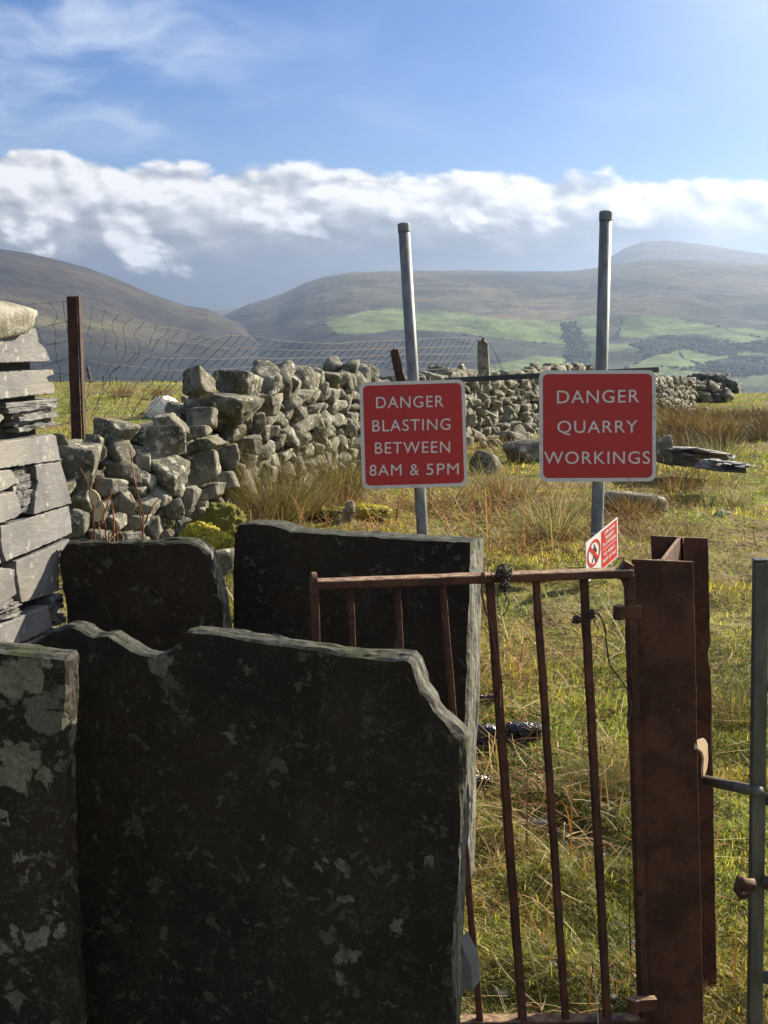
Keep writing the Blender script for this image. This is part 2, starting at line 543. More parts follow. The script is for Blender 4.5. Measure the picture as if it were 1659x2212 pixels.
def stone_mat(b):
    v = b.vadd(b.obj, b.vmul(b.xyz(b.oi.outputs['Random'], b.oi.outputs['Random'], b.oi.outputs['Random']), (31, 17, 53)))
    rnd = b.oi.outputs['Random']
    n = b.noise(v, 5, 7, .65)
    base = b.mix(b.rng(n, .34, .66), (.070, .063, .046), (.235, .216, .160))
    base = b.mix(b.rng(b.noise(v, 2.6, 3), .52, .70), base, (.115, .112, .055))                 # greenish algae
    base = nd(b.nt, 'ShaderNodeHueSaturation', {'Value': b.rng(rnd, 0, 1, .78, 1.2, False), 'Color': base}).outputs[0]
    wv = b.vadd(v, b.vmul(b.noise(v, 26, 4, .6, 0, True), (.06, .06, .06)))
    li = b.math('MULTIPLY', b.rng(b.voro(wv, 15), .26, .40, 1, 0), b.rng(b.noise(v, 5.5, 3), .46, .60))
    base = b.mix(b.math('MULTIPLY', li, .8), base, (.52, .50, .39))
    li2 = b.math('MULTIPLY', b.rng(b.voro(b.vadd(wv, (3, 1, 2)), 38), .22, .36, 1, 0), b.rng(b.noise(v, 8, 3), .42, .56))
    base = b.mix(b.math('MULTIPLY', li2, .7), base, (.46, .44, .34))
    base = b.mix(b.rng(b.noise(v, 36, 5, .7), .60, .74), base, (.05, .048, .036))
    h = b.math('ADD', b.noise(v, 15, 8, .7), b.math('MULTIPLY', b.noise(v, 70, 4, .6), .2))
    return {'Base Color': base, 'Roughness': .9, 'Specular IOR Level': .2, 'Normal': b.bump(h, 1.0, .03)}

def rust(dark=1.0, scaly=.5):
    def f(b):
        v = b.obj
        n = b.noise(v, 9, 7, .68)
        c = b.mix(b.rng(n, .36, .64), (.042 * dark, .0180 * dark, .0115 * dark), (.105 * dark, .041 * dark, .022 * dark))
        c = b.mix(b.rng(b.noise(v, 60, 5, .7), .60, .76), c, (.19 * dark, .068 * dark, .028 * dark))
        c = b.mix(b.rng(b.noise(v, 18, 4, .6), .62, .72), c, (.030, .015, .012))
        up = b.rng(b.sep(b.geo.outputs['True Normal'])[2], .5, .9)
        tc = b.mix(b.rng(b.noise(v, 55, 5, .7), .42, .60), (.16, .070, .038), (.34, .25, .14))
        tc = b.mix(b.rng(b.noise(v, 7, 3), .56, .66), tc, (.075, .05, .055))
        c = b.mix(b.math('MULTIPLY', up, .8), c, tc)
        h = b.math('ADD', b.noise(v, 60, 6, .7), b.math('MULTIPLY', b.noise(v, 220, 3, .6), .4))
        return {'Base Color': c, 'Roughness': .78, 'Specular IOR Level': .3, 'Metallic': .0, 'Normal': b.bump(h, scaly, .004)}
    return f

def galv(b):
    v = b.obj
    n = b.noise(b.vmul(v, (1, 1, .35)), 22, 6, .65)
    c = b.mix(b.rng(n, .35, .66), (.115, .120, .116), (.20, .205, .198))
    c = b.mix(b.rng(b.noise(b.vmul(v, (3, 3, .35)), 9, 5, .7), .63, .74), c, (.20, .115, .065))
    return {'Base Color': c, 'Roughness': .55, 'Metallic': .25, 'Normal': b.bump(b.noise(v, 150, 3), .2, .002)}

def painted(c, dirt=(.25, .2, .13), amt=.25, rough=.45):
    def f(b):
        v = b.obj
        k = b.math('MULTIPLY', b.rng(b.noise(v, 14, 6, .7), .50, .74), amt)
        cc = b.mix(k, (*c, 1), dirt)
        n = b.rng(b.noise(v, 120, 3, .6), .3, .7, .93, 1.05)
        cc = nd(b.nt, 'ShaderNodeHueSaturation', {'Value': n, 'Color': cc}).outputs[0]
        return {'Base Color': cc, 'Roughness': rough, 'Specular IOR Level': .35, 'Normal': b.bump(b.noise(v, 60, 4), .06, .002)}
    return f

def leafy(trans=.5, rough=.55, gl=.05):
    """thin plant matter: colour per blade, lets light through"""
    def f(b):
        a = nd(b.nt, 'ShaderNodeVertexColor', layer_name='Col').outputs[0]
        d = nd(b.nt, 'ShaderNodeBsdfDiffuse', {'Color': a}).outputs[0]
        t = nd(b.nt, 'ShaderNodeBsdfTranslucent', {'Color': b.mix(1.0, a, (1.15, 1.12, .7), 'MULTIPLY')}).outputs[0]
        g = nd(b.nt, 'ShaderNodeBsdfGlossy', {'Color': (1, 1, 1), 'Roughness': rough}).outputs[0]
        m = nd(b.nt, 'ShaderNodeMixShader', {0: trans, 1: d, 2: t}).outputs[0]
        return nd(b.nt, 'ShaderNodeMixShader', {0: gl, 1: m, 2: g}).outputs[0]
    return f

def ground_mat(b):
    p = b.pos
    n1 = b.noise(p, .9, 5, .6)
    n2_ = b.noise(p, 5.5, 6, .65)
    n3 = b.noise(p, 26, 5, .65)
    c = b.mix(b.rng(n2_, .38, .62), (.085, .100, .018), (.23, .22, .045))
    c = b.mix(b.rng(n1, .45, .62), c, (.20, .15, .065))
    c = b.mix(b.rng(n3, .50, .66), c, (.030, .026, .012))
    c = b.mix(b.rng(b.noise(p, 60, 4), .60, .72), c, (.20, .16, .08))
    far = b.rng(b.sep(p)[1], 70., 160.)
    fc = b.mix(b.rng(b.noise(p, .012, 5, .6), .45, .6), (.055, .052, .030), (.075, .085, .030))
    c = b.mix(far, c, fc)
    h = b.math('ADD', b.math('MULTIPLY', n2_, 1.0), b.math('MULTIPLY', n3, .5))
    return {'Base Color': c, 'Roughness': 1.0, 'Specular IOR Level': .1, 'Normal': b.bump(h, .8, .05)}

def hill_mat(b):
    a = nd(b.nt, 'ShaderNodeVertexColor', layer_name='Col').outputs[0]
    p = b.pos
    n = b.rng(b.noise(b.vmul(p, (1, 1, 3)), .009, 9, .74), .28, .72, .52, 1.5)
    n_2 = b.rng(b.noise(b.vmul(p, (1, 1, 4)), .05, 5, .7), .3, .7, .82, 1.2)
    c = nd(b.nt, 'ShaderNodeHueSaturation', {'Value': b.math('MULTIPLY', n, n_2), 'Color': a}).outputs[0]
    return {'Base Color': c, 'Roughness': 1.0, 'Specular IOR Level': .05, 'Normal': b.bump(b.noise(p, .02, 6, .65), .6, 14.)}

def wool(b):
    c = b.mix(b.noise(b.obj, 25, 4), (.80, .72, .56), (.66, .56, .40))
    return {'Base Color': c, 'Roughness': 1, 'Subsurface Weight': .8, 'Subsurface Radius': (1.0, .8, .55), 'Subsurface Scale': .12, 'Normal': b.bump(b.noise(b.obj, 45, 4), .8, .02)}

def black_wrap(b):
    v = b.obj
    h = b.noise(v, 13, 5, .6, 1.6)
    return {'Base Color': (.012, .013, .016, 1), 'Roughness': .22, 'Specular IOR Level': .6, 'Normal': b.bump(h, 1.0, .05)}

def moss_mat(c1, c2):
    def f(b):
        v = b.obj
        c = b.mix(b.rng(b.noise(v, 17, 6, .75), .38, .62), (*c1, 1), (*c2, 1))
        c = b.mix(b.rng(b.noise(v, 9, 5, .7), .54, .66), c, (.10, .075, .03))
        return {'Base Color': c, 'Roughness': 1, 'Normal': b.bump(b.noise(v, 90, 5, .7), 1.0, .03)}
    return f

M = {}
M['block'] = material('slate_block', slate_block)
M['rough'] = material('broken_slate', slate_rough)
M['joint'] = material('wall_core', plain((.035, .032, .027)))
M['core'] = material('rubble_core', plain((.030, .028, .020)))
M['stone'] = material('field_stone', stone_mat)
M['darkstone'] = material('dark_stone', lambda b: {'Base Color': b.mix(b.rng(b.noise(b.obj, 3, 5, .6), .4, .62), (.028, .033, .028), (.10, .105, .09)), 'Roughness': .95})
M['rust'] = material('rusty_steel', rust(.8, .4))
M['rustbar'] = material('rusty_bar', rust(1.15, .7))
M['rustbeam'] = material('rusty_beam', rust(1.05, .45))
M['worn'] = material('worn_steel', painted((.42, .30, .19), (.25, .12, .06), .6))
M['galv'] = material('galvanised_steel', galv)
M['white'] = material('sign_white', painted((.62, .58, .50), (.22, .18, .11), .7))
M['red'] = material('sign_red', painted((.44, .026, .017), (.16, .04, .025), .42))
M['letter'] = material('sign_lettering', painted((.66, .62, .54), (.4, .33, .24), .25))
M['neww'] = material('new_sign_white', painted((.80, .78, .74), (.5, .45, .4), .1))
M['newr'] = material('new_sign_red', painted((.62, .030, .022), (.3, .05, .04), .1))
M['black'] = material('sign_black', plain((.015, .015, .015), .5, .4))
M['darkmetal'] = material('dark_metal', plain((.030, .034, .036), .55, .4))
M['wire'] = material('fence_wire', plain((.045, .030, .024), .6, .4))
M['wirebright'] = material('bright_wire', lambda b: {'Base Color': (.10, .095, .09, 1), 'Roughness': .4, 'Metallic': .5})
M['blade'] = material('grass_blade', leafy(.62, .5, .035))
M['dead'] = material('dead_stalk', leafy(.28, .55, .022))
M['ground'] = material('turf_ground', ground_mat)
M['hill'] = material('hillside', hill_mat)
M['wool'] = material('wool', wool)
M['woolold'] = material('old_wool', moss_mat((.50, .44, .34), (.27, .22, .15)))
M['wrap'] = material('black_plastic', black_wrap)
M['moss'] = material('yellow_moss', moss_mat((.62, .50, .035), (.30, .28, .030)))
M['mossd'] = material('dark_moss', moss_mat((.14, .15, .018), (.24, .22, .030)))
M['wood'] = material('weathered_wood', painted((.10, .085, .07), (.03, .025, .02), .8, .9))

# ------------------------------------------------------------------ the ground: one sheet from the feet to the valley floor
def polar_grid(az, r):
    A, Rr = np.meshgrid(az, r, indexing='ij')
    return np.sin(A) * Rr, np.cos(A) * Rr
def grid_quads(na, nr, wrap=False):
    i = np.arange(na if wrap else na - 1)[:, None]
    j = np.arange(nr - 1)[None]
    i2 = (i + 1) % na
    return np.stack([i * nr + j, i2 * nr + j, i2 * nr + j + 1, i * nr + j + 1], -1).reshape(-1, 4)[:, ::-1]
az = np.radians(np.concatenate([np.linspace(-24, 24, 300), np.linspace(26, 334, 78)]))
rr = np.concatenate([[.25], np.geomspace(1.2, 90, 480), np.geomspace(100, 12000, 60)])
gx, gy = polar_grid(az, rr)
gz = G(gx, gy)
ground = obj('ground', mesh_np('ground', np.stack([gx, gy, gz], -1).reshape(-1, 3), grid_quads(len(az), len(rr), True)), M['ground'])
tag(ground, kind='structure')

# ------------------------------------------------------------------ hills across the valley
def inpoly(u, v, poly):
    poly = np.asarray(poly, float)
    x, y = poly[:, 0], poly[:, 1]
    ins = np.zeros(np.shape(u), bool)
    j = len(poly) - 1
    for i in range(len(poly)):
        c = ((y[i] > v) != (y[j] > v)) & (u < (x[j] - x[i]) * (v - y[i]) / (y[j] - y[i] + 1e-9) + x[i])
        ins ^= c
        j = i
    return ins
PASTURE = [
    [(700, 700), (720, 690), (790, 672), (862, 664), (960, 672), (1085, 690), (1200, 694), (1232, 706), (1236, 745), (1120, 735), (1000, 716), (880, 712), (790, 722), (730, 722)],
    [(1212, 694), (1262, 680), (1310, 690), (1320, 706), (1290, 726), (1240, 722)],
    [(1330, 690), (1400, 682), (1460, 688), (1540, 705), (1659, 715), (1800, 720), (1800, 735), (1659, 745), (1600, 740), (1500, 722), (1400, 728), (1340, 730)],
    [(1270, 745), (1360, 742), (1380, 755), (1300, 762)],
    [(1340, 800), (1400, 772), (1470, 748), (1540, 752), (1659, 760), (1800, 770), (1800, 850), (1659, 835), (1500, 830), (1380, 840)],
    [(1060, 790), (1150, 770), (1230, 775), (1235, 830), (1050, 830)]]
WOODS = [
    [(1225, 690), (1240, 700), (1262, 760), (1285, 820), (1225, 830), (1235, 760)],
    [(1380, 745), (1440, 725), (1550, 735), (1590, 758), (1560, 770), (1470, 748), (1400, 770)],
    [(1500, 795), (1600, 770), (1700, 772), (1750, 795), (1640, 806), (1560, 812)],
    [(1575, 745), (1680, 735), (1760, 760), (1700, 770)]]
HEDGES = [[(1330, 730), (1345, 700), (1338, 690)], [(1400, 728), (1480, 735), (1600, 745), (1750, 742)], [(1460, 748), (1475, 775), (1520, 790)],
          [(1380, 752), (1400, 772), (1345, 800)], [(1236, 745), (1180, 742), (1060, 730), (960, 722)], [(1545, 705), (1600, 722), (1700, 738)],
          [(700, 700), (706, 720), (760, 724)], [(1420, 790), (1500, 800), (1580, 815)]]
def ridge(pts, a):
    us = np.array([p[0] for p in pts]); vs = np.array([p[1] for p in pts])
    d = np.array([ray(u, v) for u, v in pts])
    ta = np.arctan2(d[:, 0], d[:, 1]); te = d[:, 2] / np.hypot(d[:, 0], d[:, 1])
    return np.interp(a, ta, te)
def hill(name, pts, r0, r1, zb, shape, amp, colour, seed, azr=(-32, 32), na=620, nr=230, rvar=0.0):
    a = np.radians(np.linspace(azr[0], azr[1], na))
    E = ridge(pts, a)
    t = np.linspace(0, 1.25, nr)
    A, T = np.meshgrid(a, t, indexing='ij')
    Rmax = r1 * (1 + rvar * n2(A * 6, A * 0, 1.0, 2, seed))
    Rr = r0 + (Rmax - r0) * T
    S = shape(np.clip(T, 0, 1))
    H = zb + (E[:, None] * Rmax - zb) * S
    H = np.where(T > 1, H - (T - 1) * (Rmax - r0) * .35, H)
    X, Y = np.sin(A) * Rr, np.cos(A) * Rr
    env = np.clip(T * 5, 0, 1) * np.clip((1.0 - T) * 4, 0, 1)
    H = H + env * amp * (n2(X, Y, 1 / 620, 5, seed) + .35 * (np.abs(n2(X, Y, 1 / 260, 3, seed + 5)) - .3))
    H = H + np.clip(T * 5, 0, 1) * amp * .05 * n2(X, Y, 1 / 60, 3, seed + 2)
    V = np.stack([X, Y, H], -1)
    u, v = pix(V)
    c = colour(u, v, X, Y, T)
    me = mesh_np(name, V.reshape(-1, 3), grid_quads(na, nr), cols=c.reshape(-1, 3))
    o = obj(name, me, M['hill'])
    tag(o, kind='structure')
    return V, u, v
def lerp3(f, a, b_):
    return np.asarray(a)[None, None] * (1 - f[..., None]) + np.asarray(b_)[None, None] * f[..., None] if np.ndim(a) == 1 else a * (1 - f[..., None]) + np.asarray(b_)[None, None] * f[..., None]
def moor(X, Y, seed, hi=(.125, .102, .056), lo=(.020, .024, .018)):
    n = np.clip(.48 + 1.35 * n2(X, Y, 1 / 420, 6, seed), 0, 1)
    return lerp3(n, lo, hi)
def col_mid(u, v, X, Y, T):
    c = moor(X, Y, 3.)
    wu = u + 16 * n2(X, Y, 1 / 240, 4, 1.); wv = v + 5 * n2(X, Y, 1 / 200, 4, 2.)
    # cloud shadow painted into the dark rough ground and bracken below the fields
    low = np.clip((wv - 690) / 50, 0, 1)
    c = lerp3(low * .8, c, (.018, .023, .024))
    br = np.clip(1 - np.abs(wv - 745) / 30, 0, 1) * np.clip((1000 - wu) / 300, 0, 1)
    c = lerp3(br * .35, c, (.085, .062, .045))
    # fields
    g = np.zeros_like(u)
    for p in PASTURE:
        g = np.maximum(g, inpoly(wu, wv, p))
    gn = np.clip(.60 + .55 * n2(X, Y, 1 / 150, 4, 6.), .12, 1)
    c = lerp3(np.clip(g * (.25 + gn), 0, .92), c, (.140, .185, .058))
    vale = np.clip((wu - 1000) / 250, 0, 1) * np.clip((wv - 690) / 30, 0, 1) * np.clip(.6 + .8 * n2(X, Y, 1 / 180, 4, 13.), 0, 1)
    c = lerp3(vale * .55 * (1 - g), c, (.110, .140, .052))
    wd = np.zeros_like(u)
    for p in WOODS:
        wd = np.maximum(wd, inpoly(wu, wv, p))
    c = lerp3(wd * .7, c, (.046, .056, .036))
    d = np.full(u.shape, 1e9)
    for h in HEDGES:
        for (x0, y0), (x1, y1) in zip(h[:-1], h[1:]):
            L = (x1 - x0) ** 2 + (y1 - y0) ** 2
            tt = np.clip(((u - x0) * (x1 - x0) + (wv - y0) * (y1 - y0)) / L, 0, 1)
            d = np.minimum(d, np.hypot((u - x0 - tt * (x1 - x0)) * .55, wv - y0 - tt * (y1 - y0)))
    c = lerp3(np.clip(1.6 - d * .8, 0, 1) * .8, c, (.022, .028, .020))
    # the track along the moor wall
    yl = np.interp(u, [600, 760, 900, 1000, 1150, 1300, 1500, 1659], [640, 608, 614, 621, 622, 626, 640, 650])
    c = lerp3(np.clip(1.4 - np.abs(wv - yl), 0, 1) * .45 * (u > 640), c, (.03, .03, .028))
    return c
def col_left(u, v, X, Y, T):
    c = moor(X, Y, 8., (.066, .054, .034), (.020, .020, .020))
    wv = v + 10 * n2(X, Y, 1 / 300, 4, 2.)
    c = lerp3(np.clip((wv - 720) / 60, 0, 1) * .9, c, (.014, .018, .022))  # lower slope coloured darker and bluer to stand for cloud shadow
    band = np.clip(1 - np.abs(wv - (695 + (u - 100) * .06)) / 22, 0, 1) * np.clip((420 - u) / 200, 0, 1)
    return lerp3(band * .55, c, (.155, .140, .062))
def col_far(u, v, X, Y, T):
    return moor(X, Y, 5., (.110, .092, .062), (.060, .055, .045))
dome = lambda t: np.sin(t * math.pi / 2) ** 1.0 * .35 + t * .65
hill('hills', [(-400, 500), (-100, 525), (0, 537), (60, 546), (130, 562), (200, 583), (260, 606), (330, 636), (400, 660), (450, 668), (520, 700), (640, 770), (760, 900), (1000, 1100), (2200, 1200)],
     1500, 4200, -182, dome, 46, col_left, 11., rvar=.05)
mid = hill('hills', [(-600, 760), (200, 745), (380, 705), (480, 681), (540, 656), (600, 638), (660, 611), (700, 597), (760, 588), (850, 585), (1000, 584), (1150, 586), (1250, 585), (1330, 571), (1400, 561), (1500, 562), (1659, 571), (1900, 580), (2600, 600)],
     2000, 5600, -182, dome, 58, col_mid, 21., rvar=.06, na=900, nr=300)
hill('hills', [(-400, 720), (900, 640), (1200, 640), (1260, 600), (1310, 562), (1350, 535), (1390, 521), (1440, 519), (1520, 528), (1600, 541), (1659, 549), (1900, 575), (2600, 640)],
     6200, 7900, -100, dome, 40, col_far, 31., na=300, nr=90)

# far woods and hedgerow trees: one mass of small crowns
def far_wood():
    V, u, v = mid
    ok = np.zeros(u.shape, bool)
    for p in WOODS:
        ok |= inpoly(u + 10 * n2(V[..., 0], V[..., 1], 1 / 90, 3, 4.), v, p)
    idx = np.argwhere(ok)
    r = np.random.default_rng(3)
    sel = [V[tuple(idx[k])] + r.normal(0, 9, 3) * (1, 1, 0) for k in r.integers(0, len(idx), 9000)] if len(idx) else []
    for h in HEDGES:
        d = np.full(u.shape, 1e9)
        for (x0, y0), (x1, y1) in zip(h[:-1], h[1:]):
            L = (x1 - x0) ** 2 + (y1 - y0) ** 2
            tt = np.clip(((u - x0) * (x1 - x0) + (v - y0) * (y1 - y0)) / L, 0, 1)
            d = np.minimum(d, np.hypot(u - x0 - tt * (x1 - x0), v - y0 - tt * (y1 - y0)))
        i2 = np.argwhere(d < 1.3)
        if len(i2):
            sel += [V[tuple(i2[k])] for k in r.integers(0, len(i2), 12)]
    iv, jf = ico(1)
    vs, fs, cs = [], [], []
    for k, p in enumerate(sel):
        s = r.uniform(2.8, 5.0)
        q = iv * (1 + .35 * r.normal(0, 1, (len(iv), 1)).clip(-1, 1)) * s * np.array([1.15, 1.15, .62]) + p + np.array([0, 0, s * .25])
        fs.append(jf + k * len(iv)); vs.append(q)
        cs.append(np.tile(np.array([.048, .058, .036]) * r.uniform(.85, 1.15), (len(iv), 1)))
    me = mesh_np('far_wood', np.concatenate(vs), tris=np.concatenate(fs), cols=np.concatenate(cs))
    tag(obj('far_wood', me, M['hill']), 'dark woods and hedgerow trees between the green fields across the valley', 'woodland', kind='stuff')
far_wood()

# zoom windows used when the outlines were measured: (x offset, y offset, scale)
def Z(k, pts):
    ox, oy, s = {1: (0, 597.2, .36), 2: (530.9, 431.3, .36), 3: (1061.8, 431.3, .36), 4: (0, 1095, .36), 5: (597.2, 1095, .32),
                 6: (1128.1, 1095, .32), 8: (862.7, 1592.6, .48)}[k]
    return [(ox + p[0] * s, oy + p[1] * s) for p in pts]

# ------------------------------------------------------------------ slate slabs of the fence
def slab(outline, p0, yaw, thick, mat, name, label, seed, layers=4, jit=.0035, rounded=.5):
    r = np.random.default_rng(seed)
    n = np.array([math.sin(yaw), math.cos(yaw), 0.0])           # points away from the viewer
    d = np.array([math.cos(yaw), -math.sin(yaw), 0.0])
    pts = np.array([onp(u, v, p0, n) for u, v in outline])
    P2 = np.stack([(pts - p0) @ d, pts[:, 2]], -1)
    # densify
    out = []
    for a, b_ in zip(P2, np.roll(P2, -1, 0)):
        m = max(1, int(np.linalg.norm(b_ - a) / .012))
        for k in range(m):
            out.append(a + (b_ - a) * k / m)
    P2 = np.array(out)
    cen = P2.mean(0)
    nx = np.roll(P2, -1, 0) - np.roll(P2, 1, 0)
    nx = np.stack([nx[:, 1], -nx[:, 0]], -1)
    nx /= np.linalg.norm(nx, axis=1)[:, None] + 1e-9
    area = np.sum(P2[:, 0] * np.roll(P2[:, 1], -1) - np.roll(P2[:, 0], -1) * P2[:, 1])
    if area < 0: nx = -nx
    K = 9
    N = len(P2)
    arc = np.concatenate([[0], np.cumsum(np.linalg.norm(np.diff(P2, axis=0), axis=1))])
    vs, fs = [], []
    for L in range(K):
        f = L / (K - 1)
        z = thick * f
        q = np.stack([P2[:, 0] * 9, P2[:, 1] * 9, np.full(N, z * 60 + seed * 7)], -1)
        q2 = np.stack([P2[:, 0] * 45, P2[:, 1] * 45, np.full(N, z * 160 + seed * 3)], -1)
        q3 = np.stack([P2[:, 0] * 13, P2[:, 1] * 13, np.full(N, math.floor(f * 4.9 + seed) * 7.7)], -1)
        off = jit * (1.2 * fbm(q, 3) + .8 * fbm(q2, 2) + 1.15 * np.clip(np.round(fbm(q3, 3) * 3.2) / 2.0, -1.2, .5)) - jit * rounded * 2.2 * (abs(f - .5) * 2) ** 6
        if L in (0, K - 1): off = off - jit * .5
        zz = z + thick * .04 * fbm(q + 40, 2) * (0 if L == 0 else 1)
        pin = P2 + nx * off[:, None]
        vs += [p0 * np.array([1, 1, 0]) + d * a[0] + np.array([0, 0, a[1]]) + n * zk for a, zk in zip(pin, np.broadcast_to(zz, N))]
    for L in range(K - 1):
        for k in range(N):
            fs.append((L * N + k, L * N + (k + 1) % N, (L + 1) * N + (k + 1) % N, (L + 1) * N + k))
    fs.append(tuple(range(N))); fs.append(tuple((K - 1) * N + k for k in range(N - 1, -1, -1)))
    mb = MB().add(vs, fs)
    o = mb.build(name, mat)
    tag(o, label, 'slate slab', 'upright slate slabs of the old fence')
    return o
def P_at_D(u, v, D):
    d = ray(u, v)
    return d * D / (d[1] * cp - d[2] * sp)

S1 = [(20, 1424), (54, 1397), (90, 1373), (112, 1361), (144, 1352), (158, 1353), (173, 1361), (187, 1371), (202, 1377), (234, 1373), (259, 1389), (288, 1406), (306, 1416),
      (338, 1418), (367, 1406), (387, 1391), (396, 1380), (403, 1366), (412, 1364), (470, 1371), (597, 1389), (655, 1397), (731, 1408), (805, 1416), (882, 1422), (895, 1434),
      (901, 1457), (912, 1489), (933, 1514), (941, 1535), (962, 1557), (981, 1575), (999, 1593), (1002, 1601), (1000, 1659), (999, 1785), (990, 1977), (984, 2073), (983, 2212), (980, 2420), (20, 2420)]
S1o = P_at_D(1000, 1600, 2.86)
def on_slab1(u, v):
    y_ = R(15)
    return onp(u, v, S1o, np.array([math.sin(y_), math.cos(y_), 0]))
sp1 = []
for (u, v, r_) in [(343, 1414, 30), (362, 1426, 18), (395, 1392, 12), (545, 1720, 10), (735, 1880, 20), (752, 1948, 14), (715, 1932, 12), (688, 1880, 8), (933, 1862, 14), (745, 2060, 22), (576, 1862, 11), (480, 1590, 14),
                   (565, 1800, 9), (380, 1800, 8), (625, 1905, 13), (870, 2010, 14), (740, 2105, 12)]:
    p = on_slab1(u, v); sp1.append((*p, r_ * 2.9 / FOC))
M['slab1'] = material('dark_slate', slate_dark(sp1, .6, (.112, .098, .068), .6, (.160, .146, .100), .75))
slab(S1, S1o, R(15), .072, M['slab1'], 'slate_slab', 'broad dark slate slab with a notched broken top edge and a sloping right shoulder', 1, 5)

S0 = [(-420, 1362), (-200, 1386), (0, 1408), (60, 1412), (143, 1421), (149, 1430), (148, 1500), (140, 1593), (138, 1749), (146, 1905), (156, 2061), (169, 2211), (176, 2420), (-420, 2420)]
S0o = P_at_D(150, 1430, 2.80)
def on_slab0(u, v):
    y_ = R(4)
    return onp(u, v, S0o, np.array([math.sin(y_), math.cos(y_), 0]))
sp0 = []
for (u, v, r_) in [(18, 1455, 40), (62, 1462, 34), (40, 1482, 26), (95, 1437, 16), (8, 1500, 16), (30, 1640, 38), (60, 1635, 26), (20, 1670, 30), (85, 1675, 16), (95, 1690, 12), (52, 1628, 20), (4, 1620, 20), (45, 1690, 18),
                   (28, 1845, 11), (48, 1850, 9), (58, 1880, 10), (63, 1898, 8), (75, 2025, 26), (60, 2010, 16), (28, 2020, 14), (106, 1985, 10), (2, 2050, 12), (130, 2010, 18), (5, 1765, 14), (120, 1960, 9)]:
    p = on_slab0(u, v); sp0.append((*p, r_ * 2.8 / FOC))
M['slab0'] = material('lichened_slate', slate_dark(sp0, .7, (.15, .145, .105), .0, (.205, .185, .13), .35))
slab(S0, S0o, R(4), .085, M['slab0'], 'slate_slab', 'slate slab with large pale lichen patches at the left edge of the photo', 2, 4)

S3 = [(126, 1214), (129, 1195), (144, 1174), (158, 1171), (210, 1174), (260, 1170), (324, 1172), (380, 1168), (418, 1171), (432, 1178), (454, 1199), (464, 1228), (472, 1264), (484, 1307), (488, 1354), (490, 1420), (492, 1960), (140, 1960), (142, 1352), (140, 1311), (131, 1268)]
M['slab3'] = material('back_slate', slate_dark((), .35, (.10, .10, .075)))
slab(S3, P_at_D(480, 1300, 4.30), R(8), .075, M['slab3'], 'slate_slab', 'short dark slate slab with rounded shoulders next to the stacked slate wall', 3, 4, .005)

S2 = [(503, 1350), (502, 1250), (505, 1155), (513, 1136), (520, 1132), (545, 1130), (585, 1133), (612, 1140), (628, 1147), (700, 1152), (780, 1157), (850, 1161), (930, 1166), (1017, 1171), (1018, 1239), (1014, 1319),
      (1011, 1415), (1008, 1543), (1004, 1607), (1002, 1760), (998, 1990), (503, 1990)]
S2o = P_at_D(1015, 1200, 4.12)
M['slab2'] = material('tall_slate', slate_dark((), .35, (.12, .12, .09)))
slab(S2, S2o, R(24), .115, M['slab2'], 'slate_slab', 'tall dark slate slab behind the gate with a pale splintered right edge', 4, 6, .0022)

# loose plate of slate leaning behind the gate foot
mb = MB()
pp = [P_at_D(u, v, 3.15) for u, v in Z(8, [(252, 1140), (250, 960), (270, 920), (320, 1020), (332, 1142)])]
mb.prism(pp, (.02, .035, .012))
tag(mb.build('slate_plate', M['block'], bevel=.002), 'pale triangular slate offcut beside the foot of the broad slab', 'slate plate')

